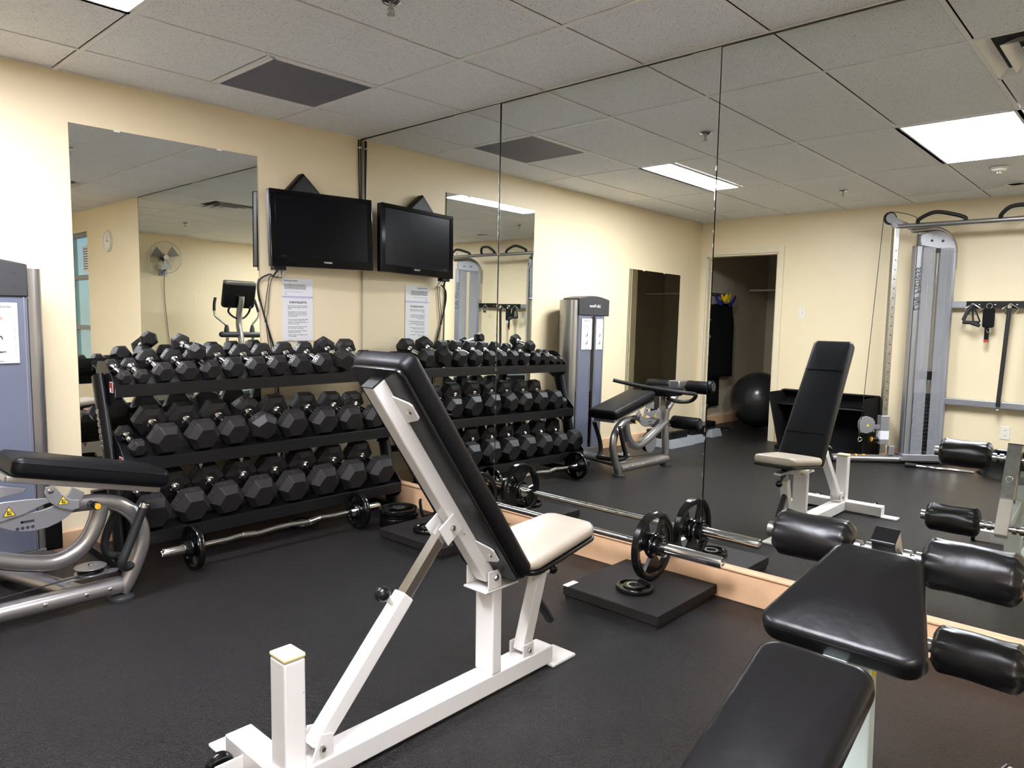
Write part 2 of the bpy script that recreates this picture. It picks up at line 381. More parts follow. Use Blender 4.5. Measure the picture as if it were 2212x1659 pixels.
# ---------------------------------------------------------------- ceiling fixtures
for i, (a, b, c, d) in enumerate(LIGHTS):
    lb = ['narrow fluorescent ceiling light nearest the dumbbell wall', 'wide fluorescent ceiling light over the sit-up bench', 'assumed wide fluorescent ceiling light near the rear wall, added out of view', 'narrow fluorescent ceiling light by the far rear corner'][i]
    t = thing('ceiling_light', ((a+b)/2, (c+d)/2, H-.002), lb, 'ceiling light')
    g = .012
    fm = MB(); fm.box(a+g, b-g, c+g, c+g+.012, H-.002, H+.012); fm.box(a+g, b-g, d-g-.012, d-g, H-.002, H+.012); fm.box(a+g, a+g+.012, c+g, d-g, H-.002, H+.012); fm.box(b-g-.012, b-g, c+g, d-g, H-.002, H+.012)
    fm.build('light_frame', 'grid', t, 0, .001)
    MB().box(a+g+.012, b-g-.012, c+g+.012, d-g-.012, H+.002, H+.008).build('diffuser', 'lensB' if d-c < .4 else 'lens', t, 0)
t = thing('return_vent', (-.911, -.702, H-.003), 'dark square perforated return air grille in the ceiling', 'vent')
x0, x1, y0, y1 = -1.206, -.616, -.997, -.407
fm = MB(); fm.box(x0, x1, y0, y0+.014, H-.003, H+.01); fm.box(x0, x1, y1-.014, y1, H-.003, H+.01); fm.box(x0, x0+.014, y0, y1, H-.003, H+.01); fm.box(x1-.014, x1, y0, y1, H-.003, H+.01)
fm.build('vent_frame', 'grid', t, 0, .001)
MB().box(x0+.01, x1-.01, y0+.01, y1-.01, H+.010, H+.013).build('backing', 'gap', t, 0)
gm = MB(); n = 44
for i in range(n):
    q = x0+.016+(x1-x0-.032)*i/(n-1); gm.box(q-.0035, q+.0035, y0+.014, y1-.014, H+.000, H+.004)
    q = y0+.016+(y1-y0-.032)*i/(n-1); gm.box(x0+.014, x1-.014, q-.0035, q+.0035, H+.000, H+.004)
gm.build('grille', 'grille', t, 0)
t = thing('air_diffuser', (-.911, -3.75, H-.02), 'square stepped metal air supply diffuser in the ceiling', 'vent')
dm = MB()
for k, (s1, z1) in enumerate(((.295, .0), (.215, -.012), (.145, -.014), (.075, -.014))):
    cx, cy = -.911, -3.75; s0 = s1-.05; hh = H+z1
    for (ax, ay) in ((1, 0), (-1, 0), (0, 1), (0, -1)):
        if ax: vs = [(cx+ax*s1, cy-s1, hh), (cx+ax*s1, cy+s1, hh), (cx+ax*s0, cy+s0, hh+.035), (cx+ax*s0, cy-s0, hh+.035)]
        else: vs = [(cx-s1, cy+ay*s1, hh), (cx+s1, cy+ay*s1, hh), (cx+s0, cy+ay*s0, hh+.035), (cx-s0, cy+ay*s0, hh+.035)]
        dm.add(vs, [(0, 1, 2, 3)])
dm.build('louver', 'grid', t, 0)
MB().box(-.911-.295, -.911+.295, -3.75-.295, -3.75+.295, H+.036, H+.04).build('backing', 'gap', t, 0)
def sprinkler(x, y, label):
    t = thing('fire_sprinkler', (x, y, H-.05), label, 'sprinkler', 'ceiling sprinklers')
    MB().lathe([(.012, .0), (.036, .0), (.038, -.004), (.030, -.010), (.014, -.014), (0, -.014)], (x, y, H-.001), (0, 0, 1), 24).build('escutcheon', 'chrome', t)
    b = MB(); b.cyl((x, y, H-.012), (x, y, H-.028), .009, 12); b.tube([(x-.008, y, H-.026), (x-.014, y, H-.036), (x-.006, y, H-.048)], .0025, 8); b.tube([(x+.008, y, H-.026), (x+.014, y, H-.036), (x+.006, y, H-.048)], .0025, 8); b.cyl((x, y, H-.028), (x, y, H-.047), .003, 8)
    b.build('sprinkler_body', 'steel', t)
    b = MB()
    for k in range(12): a = 2*pi*k/12; b.beam((x, y, H-.050), (x+.016*cos(a), y+.016*sin(a), H-.051), .005, .0015, (sin(a), -cos(a), 0))
    b.cyl((x, y, H-.049), (x, y, H-.052), .010, 12); b.build('deflector', 'steel', t, 0)
sprinkler(-1.225, -1.90, 'chrome ceiling sprinkler above the dumbbell area')
sprinkler(-3.667, -1.93, 'chrome ceiling sprinkler toward the far wall and closet')
sprinkler(-1.2, -5.6, 'chrome ceiling sprinkler near the window wall')
t = thing('smoke_detector', (-3.378, -3.118, H-.04), 'round cream smoke detector on the ceiling beside the wide light', 'smoke detector')
MB().lathe([(.062, 0), (.062, -.010), (.050, -.016), (.048, -.026), (.030, -.034), (.028, -.034)], (-3.378, -3.118, H), (0, 0, 1), 32).build('detector_base', 'plugw', t)
b = MB(); b.cyl((-3.378, -3.118, H-.034), (-3.378, -3.118, H-.046), .024, 24); b.build('sensor_head', 'plugw', t, 40, .002)
b = MB()
for k in range(8): a = 2*pi*k/8; b.box(-.004, .004, -.002, .002, -.007, 0, Matrix.Translation((-3.378+.0245*cos(a), -3.118+.0245*sin(a), H-.036)) @ Matrix.Rotation(a+pi/2, 4, 'Z'))
b.build('vent_slot', 'gap', t, 0)
tag(MB().lathe([(.055, 0), (.060, -.004), (.075, -.006), (.082, -.003), (.084, 0)], (-4.143, -3.11, H), (0, 0, 1), 36).build('ceiling_speaker', 'grid'), 'flat round ceiling ring next to the smoke detector near the far wall', 'speaker')

# ---------------------------------------------------------------- adjustable white bench (centre of the picture)
def white_bench():
    BY = -2.575
    t = thing('adjustable_bench', (-1.35, BY, 0), 'white framed adjustable incline bench with black back pad and cream seat, centre of the room', 'weight bench')
    # base
    b = MB(); b.box(-2.085, -1.06, BY-.040, BY+.040, .012, .074); b.build('base_beam', 'white', t, 0, .004)
    b = MB(); b.box(-1.078, -.948, BY-.058, BY+.052, 0, .012); b.build('foot_plate', 'white', t, 0, .004)
    b = MB(); b.box(-2.128, -2.050, BY-.262, BY+.262, .012, .074); b.build('cross_beam', 'white', t, 0, .004)
    for s in (-1, 1): MB().box(-2.135, -2.055, BY+s*.305-.048, BY+s*.305+.048, 0, .012).build('foot_plate', 'white', t, 0, .004)
    for s in (-1, 1):
        y = BY+s*.185
        b = MB(); b.box(-2.205, -2.125, y-s*.024-.003, y-s*.024+.003, .022, .058); b.build('wheel_bracket', 'white', t, 0, .002)
        wb = MB(); wb.lathe([(.012, -.012), (.034, -.013), (.038, -.006), (.038, .006), (.034, .013), (.012, .012)], (-2.180, y, .040), (0, 1, 0), 28)
        wo = wb.build('wheel', 'plate', t)
        ab = MB(); bolt(ab, (-2.180, y-s*.027, .040), (0, -s, 0), .008, .006); ab.cyl((-2.180, y-.026, .04), (-2.180, y+.026, .04), .005, 10); ab.build('axle_bolt', 'chrome', wo)
    # short rear post with worn cap
    b = MB(); b.box(-2.112, -2.052, BY-.036, BY+.036, .074, .372); po = b.build('support_post', 'white', t, 0, .005)
    b = MB(); b.box(-2.113, -2.051, BY-.037, BY+.037, .374, .386); b.build('end_cap', 'capy', po, 0, .004, label='yellowed cream plastic cap')
    # main post and top plate
    b = MB(); b.box(-1.372, -1.330, BY-.041, BY+.041, .074, .362); b.build('main_post', 'white', t, 0, .005)
    b = MB(); b.box(-1.418, -1.262, BY-.052, BY+.052, .362, .370); b.box(-1.405, -1.345, BY-.052, BY-.046, .37, .432); b.box(-1.405, -1.345, BY+.046, BY+.052, .37, .432); pl = b.build('hinge_bracket', 'white', t, 0, .003)
    b = MB()
    for s in (-1, 1): bolt(b, (-1.372, BY+s*.052, .408), (0, s, 0), .011, .008)
    b.cyl((-1.372, BY-.05, .408), (-1.372, BY+.05, .408), .012, 14); b.build('hinge_bolt', 'steel', pl)
    # back rail
    d = Vector((-.56, 0, .828)); n = Vector((.828, 0, .56)); P0 = Vector((-1.372, BY, .408)); L = .785
    b = MB(); b.beam(P0-d*.01, P0+d*L, .052, .050); rail = b.build('back_rail', 'white', t, 0, .006)
    b = MB(); b.beam(P0+d*L, P0+d*(L+.004), .054, .052); b.build('end_cap', 'bplast', rail, 0, .002, label='black plastic end cap')
    for q in (.10, .68):
        for s in (-1, 1):
            c = P0+d*q
            b = MB(); b.prism([(-.050, .018), (.050, .018), (.030, .085), (.022, .094), (-.022, .094), (-.030, .085)], c+n*.016, d, (0, s, 0), .006)
            br = b.build('pad_bracket', 'white', rail, 0, .0015)
            bb_ = MB(); bolt(bb_, c+Vector((0, s*.070, 0))+n*.013, tuple(-n), .010, .007); bb_.build('bolt', 'chrome', br)
    # back pad
    X = fr(P0+n*.030-d*.035+Vector((0, -.135, 0)), d, (0, 1, 0))
    # local z = d x y ; want it along +n
    flip = -1 if (X.to_3x3() @ Vector((0, 0, 1))).dot(n) < 0 else 1
    if flip < 0:
        X = fr(P0+n*.030-d*.035+Vector((0, .135, 0)), d, (0, -1, 0))
    b = MB(); b.cushion(rrect(0, .865, 0, .27, .030, 5, .122), X, .066, .022, .006); pad = b.build('back_pad', 'vinylmatte', t, 50)
    b = MB(); b.cushion(rrect(.012, .853, .010, .26, .024, 5, .114), X @ Matrix.Translation((0, 0, -.010)), .012, .003); b.build('backing_board', 'bplast', pad, 50)
    # seams across the back pad
    b = MB()
    for q in (.20, .64): b.tube([X @ Vector((q, .015, .0685)), X @ Vector((q, .135, .0725)), X @ Vector((q, .255, .0685))], .0016, 6)
    b.build('seam', 'vinyl', pad)
    # rear telescopic strut
    A = Vector((-2.005, BY, .105)); B = Vector((-1.545, BY, .602)); e = (B-A).normalized(); LL = (B-A).length
    b = MB(); b.beam(A-e*.01, A+e*(LL*.655), .046, .046); st = b.build('strut_sleeve', 'white', t, 0, .004)
    b = MB(); b.beam(A+e*LL*.6, B, .034, .034); b.build('strut_inner', 'chrome', t, 0, .002, label='chrome inner tube of the strut')
    for s in (1, -1): b = MB(); b.prism([(-.035, -.035), (.035, -.035), (.035, .03), (-.005, .04)], A+Vector((0, s*.031, 0)), (1, 0, 0), (0, 0, 1), .006); br = b.build('strut_bracket', 'white', t, 0, .002)
    b = MB(); bolt(b, A+Vector((0, -.034, 0)), (0, -1, 0), .010, .008); bolt(b, A+Vector((0, .034, 0)), (0, 1, 0), .010, .008); b.build('bolt', 'steel', br)
    for s in (1, -1): b = MB(); b.prism([(-.034, -.045), (.034, -.045), (.034, .028), (-.034, .028)], B+Vector((0, s*.030, 0))+n*.003, d, n, .006); br = b.build('strut_clevis', 'white', t, 0, .002)
    b = MB(); bolt(b, B+Vector((0, -.033, 0)), (0, -1, 0), .010, .008); bolt(b, B+Vector((0, .033, 0)), (0, 1, 0), .010, .008); b.build('bolt', 'steel', br)
    ks = A+e*(LL*.60); kn = Vector((-e.z, 0, e.x))
    b = MB(); b.cyl(ks+kn*.02, ks+kn*.052, .010, 14); b.build('pin_collar', 'white', st)
    b = MB(); b.sphere(ks+kn*.074, .023, 20); b.cyl(ks+kn*.05, ks+kn*.06, .009, 12); b.build('pull_knob', 'bplast', st)
    # front strut under the seat
    A = Vector((-1.185, BY, .085)); B = Vector((-1.085, BY, .395)); e = (B-A).normalized(); LL = (B-A).length
    b = MB(); b.beam(A, A+e*(LL*.84), .046, .046); st = b.build('seat_strut', 'white', t, 0, .004)
    b = MB(); b.beam(A+e*LL*.8, B+e*.01, .034, .034); b.build('seat_strut_inner', 'chrome', t, 0, .002, label='chrome inner tube under the seat')
    MB().box(-1.212, -1.158, BY+.028, BY+.034, .074, .118).build('strut_bracket', 'white', t, 0, .002); br = MB().box(-1.212, -1.158, BY-.034, BY-.028, .074, .118).build('strut_bracket', 'white', t, 0, .002)
    b = MB(); bolt(b, (-1.185, BY-.034, .096), (0, -1, 0), .010, .008); bolt(b, (-1.185, BY+.034, .096), (0, 1, 0), .010, .008); b.build('bolt', 'steel', br)
    k0 = A+e*(LL*.80)
    b = MB(); b.cyl(k0+Vector((.02, 0, 0)), k0+Vector((.055, 0, .004)), .010, 14); b.build('pin_collar', 'white', st)
    b = MB(); b.sphere(k0+Vector((.082, 0, .004)), .020, 20); b.cyl(k0+Vector((.05, 0, .003)), k0+Vector((.066, 0, .003)), .008, 12); b.build('pull_knob', 'bplast', st)
    h0 = Vector((-1.118, BY, .262)); h1 = Vector((-1.030, BY, .148))
    b = MB(); b.cyl(h0, h1, .0155, 18); b.build('handle_grip', 'gripb', st)
    # seat
    b = MB(); b.box(-1.262, -.99, BY-.022, BY+.022, .388, .402); b.box(-1.262, -1.22, BY-.03, BY+.03, .362, .40); b.build('seat_frame', 'white', t, 0, .003)
    Xs = fr(Vector((-1.300, BY-.146, .408)), (1, 0, .10), (0, 1, 0))
    b = MB(); b.cushion(rrect(0, .40, 0, .292, .05, 6, .118), Xs @ Matrix.Translation((0, 0, .014)), .048, .020, .010); s_ = b.build('seat', 'cream', t, 50)
    b = MB(); b.cushion(rrect(0, .40, 0, .292, .05, 6, .118), Xs, .015, .004); b.build('seat_base', 'bplast', s_, 50, label='black underside of the seat')
white_bench()

# ---------------------------------------------------------------- sit-up bench with leg rollers (right foreground)
def roller(name, c, length, rad, t):
    """upholstered roller along y, gathered at the ends"""
    n = 40; c = Vector(c); vs = []; fs = []; seg = 48
    rr = random.Random(int(c.y*1000)); ph = [rr.uniform(0, 6) for _ in range(4)]
    for i in range(n+1):
        q = i/n; y = (q-.5)*length; e = min(q, 1-q)*length
        base = rad*(.50+.50*sin(min(1, (e+.003)/.026)*pi/2)**.8)
        gath = max(0, 1-e/.062)**1.2
        for k in range(seg):
            a = 2*pi*k/seg
            w_ = gath*.0036*(sin(a*11+ph[0])+.7*sin(a*17+ph[1]+q*3))+.0012*sin(a*3+q*9+ph[2])
            R = max(.016, base+w_); vs.append((c.x+R*cos(a), c.y+y, c.z+R*sin(a)))
    for i in range(n):
        for k in range(seg): k2 = (k+1) % seg; fs.append((i*seg+k, i*seg+k2, (i+1)*seg+k2, (i+1)*seg+k))
    fs.append(tuple(range(seg-1, -1, -1))); fs.append(tuple(n*seg+k for k in range(seg)))
    b = MB(); b.add(vs, fs); return b.build(name, 'vinylw', t, 80)
def situp_bench():
    BY = -3.666
    t = thing('situp_bench', (-1.3, BY, 0), 'sit-up bench with two black pads and four padded leg rollers, right foreground', 'sit-up bench')
    U = Vector((-.975, BY, .640)); Lw = Vector((-.80, BY, .357)); e = (Lw-U).normalized()
    b = MB(); b.beam(U-e*.065, U+e*.205, .058, .052); po = b.build('roller_post', 'steel', t, 0, .004, label='chrome square post between the rollers')
    b = MB(); b.beam(U+e*.17, Lw+e*.04, .050, .044); b.build('post_sleeve', 'white', po, 0, .003)
    b = MB(); b.beam(U-e*.068, U-e*.064, .060, .054); b.build('end_cap', 'bplast', po, 0, .002)
    b = MB(); b.torus(U+e*.1+Vector((.03, 0, .01)), (1, 0, .3), .013, .002); b.build('lock_ring', 'chrome', po)
    for c, lab in ((U, 0), (Lw, 1)):
        b = MB(); b.cyl(c+Vector((0, -.305, 0)), c+Vector((0, .305, 0)), .0115, 16)
        for s in (-1, 1):
            for q in (.038, .066): b.cyl(c+Vector((0, s*q, 0)), c+Vector((0, s*(q+.016), 0)), .020, 20)
            b.cyl(c+Vector((0, s*.290, 0)), c+Vector((0, s*.318, 0)), .022, 22)
        b.build('roller_axle', 'steel', t)
        for s in (-1, 1): roller('leg_roller', c+Vector((0, s*.190, 0)), .212, .0635, t)
    # knee pad (wedge, wider towards the user)
    P = Vector((-1.368, BY, .528)); Q = Vector((-1.065, BY, .668)); d = (Q-P).normalized()
    X = fr(P+Vector((0, .0, 0)), d, (0, 1, 0)); z = X.to_3x3() @ Vector((0, 0, 1))
    if z.z < 0: X = fr(P, d, (0, -1, 0)); z = X.to_3x3() @ Vector((0, 0, 1))
    hw, hn = .180, .112; Lp = (Q-P).length+.015
    b = MB(); b.cushion(rrect(0, Lp, -hw, hw, .045, 6, hn), X @ Matrix.Translation((0, 0, -.060)), .062, .020, .016); kp = b.build('knee_pad', 'vinyl', t, 60)
    b = MB(); o = rrect(.004, Lp-.004, -hw+.004, hw-.004, .043, 6, hn-.004); b.tube([X @ Vector((a, c_, -.012)) for a, c_ in o]+[X @ Vector((o[0][0], o[0][1], -.012))], .0032, 8, False); b.build('piping', 'vinyl', kp)
    # long back pad going down towards the user
    P = Vector((-1.448, BY, .535)); Q = Vector((-2.30, BY, .222)); d = (Q-P).normalized()
    X = fr(P, d, (0, 1, 0)); z = X.to_3x3() @ Vector((0, 0, 1))
    if z.z < 0: X = fr(P, d, (0, -1, 0))
    b = MB(); b.cushion(rrect(0, .86, -.122, .122, .045, 6, .118), X @ Matrix.Translation((0, 0, -.055)), .060, .020, .012); bp = b.build('back_pad', 'vinyl', t, 60)
    # frame
    b = MB(); b.beam((-2.25, BY, .16), (-1.22, BY, .44), .050, .060, (0, 1, 0)); b.build('main_rail', 'greenw', t, 0, .005)
    b = MB(); b.beam((-1.43, BY, .425), (-1.14, BY, .56), .055, .040, (0, 1, 0)); b.box(-1.33, -1.29, BY-.03, BY+.03, .40, .50); b.build('pad_frame', 'greenw', t, 0, .004)
    b = MB(); b.beam((-1.135, BY, .035), (-1.165, BY, .50), .066, .050, (0, 1, 0)); up = b.build('front_leg', 'greenw', t, 0, .005)
    b = MB(); b.box(-1.175, -1.145, BY-.0345, BY-.0332, .385, .42); b.build('hazard_sticker', 'yellow', up, 0)
    b = MB(); b.beam((-1.16, BY, .41), (-.83, BY, .355), .050, .050, (0, 1, 0)); b.build('roller_arm', 'greenw', t, 0, .005)
    b = MB(); b.beam((-2.18, BY, .165), (-2.30, BY, .035), .055, .055, (0, 1, 0)); b.build('rear_leg', 'greenw', t, 0, .005)
    b = MB(); b.beam((-2.33, BY, .038), (-1.075, BY, .038), .056, .056, (0, 1, 0)); b.build('base_beam', 'greenw', t, 0, .004)
    b = MB(); b.cyl((-1.076, BY, .038), (-1.072, BY, .038), .017, 20); b.build('beam_plug', 'bplast', t)
    b = MB(); b.box(-1.985, -1.925, BY-.29, BY+.29, .006, .072); cb = b.build('cross_beam', 'white', t, 0, .004)
    for s in (-1, 1): MB().box(-1.99, -1.92, BY+s*.293-.010, BY+s*.293+.010, 0, .075).build('foot_cap', 'bplast', cb, 0, .002)
    b = MB(); b.box(-1.9245, -1.9235, BY+.05, BY+.21, .022, .058); b.build('spec_label', 'paper', cb, 0)
    b = MB(); b.box(-1.44, -1.40, BY-.05, BY+.05, .455, .500); b.cyl((-1.42, BY-.065, .49), (-1.42, BY+.065, .49), .012, 14); b.build('hinge', 'steel', t, 40, .002)
situp_bench()
t = thing('equipment_foot', (-.85, -4.2, 0), 'white square steel foot of another machine with a dark cap, bottom right corner', 'machine foot')
MB().beam((-.775, -3.925, .034), (-.93, -4.75, .034), .075, .060, (1, 0, 0)).build('foot_beam', 'white', t, 0, .004)
MB().beam((-.773, -3.915, .034), (-.775, -3.925, .034), .078, .064, (1, 0, 0)).build('end_cap', 'bplast', t, 0, .003)
MB().beam((-.90, -4.60, .06), (-.90, -4.60, .9), .07, .07, (1, 0, 0)).build('upright', 'white', t, 0, .004)

# ---------------------------------------------------------------- dumbbell rack
XL, XR = -1.745, -.175
SH = [(-.43, .885, .0), (-.525, .530, .0), (-.64, .195, .0)]   # front lip y, z
TH = radians(17); DEP = .33
def rack():
    t = thing('dumbbell_rack', ((XL+XR)/2, -.45, 0), 'black three-tier dumbbell rack along the cream wall under the televisions', 'dumbbell rack')
    for k, (fy, fz, _) in enumerate(SH):
        by, bz = fy+DEP*cos(TH), fz-.014+DEP*sin(TH)
        b = MB(); b.add([(XL, fy, fz-.014), (XR, fy, fz-.014), (XR, by, bz), (XL, by, bz), (XL, fy, fz-.018), (XR, fy, fz-.018), (XR, by, bz-.004), (XL, by, bz-.004)], [(0, 1, 2, 3), (7, 6, 5, 4), (0, 4, 5, 1), (1, 5, 6, 2), (2, 6, 7, 3), (3, 7, 4, 0)])
        b.box(XL, XR, fy-.004, fy, fz-.062, fz); b.add([(XL, by, bz-.03), (XR, by, bz-.03), (XR, by, bz+.02), (XL, by, bz+.02), (XL, by+.004, bz-.03), (XR, by+.004, bz-.03), (XR, by+.004, bz+.02), (XL, by+.004, bz+.02)], [(0, 3, 2, 1), (4, 5, 6, 7), (0, 1, 5, 4), (3, 7, 6, 2), (0, 4, 7, 3), (1, 2, 6, 5)])
        for q in (.06, .15, .24): b.box(XL, XR, fy+q, fy+q+.02, fz-.03+q*sin(TH), fz-.018+q*sin(TH)+.0)
        sh = b.build('shelf', 'blkpaint', t, 0, .0015)
        for j in range(7 if k == 1 else 0):
            b = MB(); x = XL+.14+j*.22; b.add([(x-.012, fy-.0045, fz-.064), (x+.012, fy-.0045, fz-.064), (x, fy-.0045, fz-.088), (x-.012, fy-.002, fz-.064), (x+.012, fy-.002, fz-.064), (x, fy-.002, fz-.088)], [(0, 1, 2), (3, 5, 4), (0, 3, 4, 1), (1, 4, 5, 2), (2, 5, 3, 0)])
            b.build('gusset', 'steel', sh, 0)
        for s, xx in ((-1, XL), (1, XR)):   # curved end plates
            pl = [(-.0, fz-.062), (0.0, fz+.004)]
            top = [(DEP*.45*q/4, fz+.004+(.105)*sin(q/4*pi/2)) for q in range(1, 5)]
            rear = [(DEP*.66, fz+.105), (DEP*.74, fz+.06), (DEP*.72, fz-.01), (DEP*.60, fz-.075), (DEP*.42, fz-.110), (DEP*.22, fz-.108), (DEP*.07, fz-.085)]
            poly = [(fy+a, c) for a, c in pl+top+rear]
            b = MB(); b.prism(poly, (xx+s*.003, 0, 0), (0, 1, 0), (0, 0, 1), .005); ep = b.build('end_plate', 'blkpaint', sh, 0, .001)
            if k < 2:
                c = Vector((xx+s*.0062, fy+.035, fz-.012))
                b = MB(); b.box(c.x-.0004, c.x+.0004, c.y-.022, c.y+.022, c.z-.026, c.z+.026); b.box(c.x-.0008, c.x+.0008, c.y-.019, c.y+.019, c.z-.004, c.z+.023, None, 1); b.box(c.x-.0008, c.x+.0008, c.y-.019, c.y-.002, c.z-.023, c.z-.004, None, 1)
                b.build('brand_sticker', ['paper', 'red'], ep, 0)
    for s, xx in ((-1, XL-.030), (1, XR+.030)):
        b = MB(); b.tube(sm([(xx, -.285, .925), (xx, -.325, .80), (xx, -.385, .60), (xx, -.44, .40), (xx, -.485, .20), (xx, -.51, .02)], 3), .052, 22, True, 0, .46, (0, 1, 0))
        po = b.build('upright', 'blkpaint', t, 40)
        b = MB(); b.beam((xx, -.60, .022), (xx, -.10, .022), .05, .04, (1, 0, 0)); b.build('base_foot', 'blkpaint', t, 0, .005)
        b = MB()
        for (y, z) in ((-.245, .885), (-.275, .79), (-.365, .52), (-.40, .41), (-.44, .22)): b.sphere((xx+s*.004, y, z), .011, 12); b.cyl((xx, y, z), (xx-s*.02, y, z), .007, 8)
        b.build('bolt', 'chrome', t)
        if s < 0:
            text('BARBELL', .052, (xx-.0245, -.363, .67), (0, -.29, -.957), (0, .957, -.29), 'silver', 'side_lettering', po, 'CENTER', .0006)
    b = MB(); b.beam((XL-.03, -.13, .30), (XR+.03, -.13, .30), .04, .04, (0, 0, 1)); b.build('rear_crossbar', 'blkpaint', t, 0, .003)
rack()

def make_dumbbell(R, hl, gap, txt, name='hex_dumbbell'):
    """local axis y, origin at the middle, front head at -y; a vertex-flat hexagon rests on its flat"""
    t = thing(name, (0, 0, 0), '', 'dumbbell')
    for s in (-1, 1):
        b = MB(); rings = [(.58, -.5), (.97, -.37), (1, -.33), (1, .12), (.985, .15), (.66, .5)]; vs = []; fs = []
        yc = s*(gap/2+hl/2)
        for q, v in rings:
            for k in range(6): a = radians(30+60*k)+pi/6; vs.append((R*q*cos(a), yc+s*v*hl, R*q*sin(a)))
        for i in range(len(rings)-1):
            for k in range(6): k2 = (k+1) % 6; fs.append((i*6+k, i*6+k2, (i+1)*6+k2, (i+1)*6+k))
        fs.append(tuple(range(5, -1, -1))); fs.append(tuple(30+k for k in range(6)))
        b.add(vs, fs); hd = b.build('weight_head', 'rubber', t, 0, .0022, 2)
        # stamped weight marking on the upper left and top facets
        if txt:
            ap = R*cos(pi/6)
            for ang in (150, 90):
                nn = Vector((cos(radians(ang)), 0, sin(radians(ang)))); e1 = Vector((0, -s, 0)) if s > 0 else Vector((0, 1, 0)); e1 = Vector((0, 1, 0)); e2 = nn.cross(e1)
                if e1.cross(e2).dot(nn) < 0: e2 = -e2
                c = nn*(ap+.0006)+Vector((0, yc-s*hl*.10, 0))
                fw, fh = hl*.38, R*.56
                fm = MB(); X = fr(c, e1, e2)
                for (a0, a1, b0, b1) in ((-fw/2, fw/2, fh/2-.0016, fh/2), (-fw/2, fw/2, -fh/2, -fh/2+.0016), (-fw/2, -fw/2+.0016, -fh/2, fh/2), (fw/2-.0016, fw/2, -fh/2, fh/2)): fm.box(a0, a1, b0, b1, -.0006, .0006, X)
                fm.build('label_frame', 'silver' if (ang == 150 and R < .085) else 'dgrey', hd, 0)
                text(txt, fw*.60, c, e2, -e1, 'silver' if (ang == 150 and R < .085) else 'dgrey', 'weight_marking', hd, 'CENTER', .0007)
    hr = .014 if R < .06 else .0165
    b = MB(); b.lathe([(hr*1.45, -gap/2), (hr*1.5, -gap/2+.006), (hr*.95, -gap/2+.011), (hr*1.3, -gap/2+.016), (hr*.92, -gap/2+.023), (hr, -gap*.2), (hr*1.12, 0), (hr, gap*.2), (hr*.92, gap/2-.023), (hr*1.3, gap/2-.016), (hr*.95, gap/2-.011), (hr*1.5, gap/2-.006), (hr*1.45, gap/2)], (0, 0, 0), (0, 1, 0), 24)
    b.build('handle', 'chrome', t, 40)
    return t
def dup(root):
    r_ = root.copy(); COL.objects.link(r_)
    for ch in list(root.children):
        c = ch.copy(); COL.objects.link(c); c.parent = r_
        for g in list(ch.children):
            q = g.copy(); COL.objects.link(q); q.parent = c
    return r_
PROTO = {}; used = set()
def dumbbell(key, pos, tilt, yaw_, roll_, label, group):
    """key=(R, head length, gap, marking)"""
    if key not in PROTO: PROTO[key] = make_dumbbell(*key)
    o = PROTO[key]
    if key in used: o = dup(o)
    used.add(key)
    o.matrix_world = Matrix.Translation(pos) @ Matrix.Rotation(yaw_, 4, 'Z') @ Matrix.Rotation(tilt, 4, 'X') @ Matrix.Rotation(roll_, 4, 'Y')
    o['label'] = label; o['group'] = group; o.name = 'hex_dumbbell'
    return o
ORD = ['first', 'second', 'third', 'fourth', 'fifth', 'sixth', 'seventh', 'eighth', 'ninth', 'tenth', 'eleventh', 'twelfth']
TOP = [(-1.694, .038, .055, '5'), (-1.612, .040, .055, '5'), (-1.505, .056, .070, '15'), (-1.383, .058, .070, '15'), (-1.259, .058, .070, '20'), (-1.135, .063, .078, '20'), (-.993, .063, .078, '25'), (-.862, .065, .078, '25'), (-.723, .068, .082, '30'), (-.575, .068, .082, '30'), (-.425, .073, .090, '35'), (-.268, .072, .090, '35')]
MID = [(-1.668, .045, .062, '10'), (-1.533, .085, .105, '50'), (-1.356, .088, .105, '50'), (-1.178, .086, .105, '45'), (-1.005, .083, .105, '45'), (-.825, .090, .105, '55'), (-.625, .090, .105, '55'), (-.440, .086, .100, '40'), (-.270, .081, .100, '40')]
BOT = [(-1.655, .092, .115, '60'), (-1.470, .092, .115, '60'), (-1.285, .092, .115, '65'), (-1.095, .095, .115, '65'), (-.903, .096, .118, '70'), (-.707, .098, .118, '75'), (-.510, .098, .118, '75'), (-.300, .096, .115, '80')]
SN = ['top', 'middle', 'bottom']
rd = random.Random(11)
for k, L in enumerate((TOP, MID, BOT)):
    fy, fz, _ = SH[k]
    for i, (x, R, hl, tx) in enumerate(L):
        gap = .120 if R < .05 else .148
        rl = {(0, 10): radians(28), (1, 4): radians(24), (2, 2): radians(-4)}.get((k, i), radians(rd.uniform(-1.5, 1.5)))
        ap = R*cos(pi/6)
        a = abs(rl) % radians(60); ap2 = R*cos(abs(radians(30)-a)) if a > radians(3) else ap+.001
        s0 = .006+hl/2+(.02 if (k, i) == (1, 0) else 0)+rd.uniform(0, .012)                       # distance up the shelf of the front head centre
        s1 = s0+hl/2+gap/2
        cy, cz = fy+s1*cos(TH)-ap2*sin(TH), fz-.013+s1*sin(TH)+ap2*cos(TH)
        n = len(L); side = f'{ORD[i]} from the left end' if i < n-1 else 'last at the right end'
        if i == 0: side = 'at the far left end'
        size = 'small' if R < .055 else 'medium' if R < .08 else 'large'
        ex = {(0, 10): ', tipped on edge', (1, 4): ', tipped on edge'}.get((k, i), '')
        dumbbell((R, hl, gap, tx), (x, cy, cz), TH, radians(rd.uniform(-3, 3)) if R < .09 else radians(rd.uniform(-1, 1)), rl, f'{size} black hex dumbbell on {SN[k]} shelf, {side}{ex}', f'hex dumbbells on the {SN[k]} shelf')
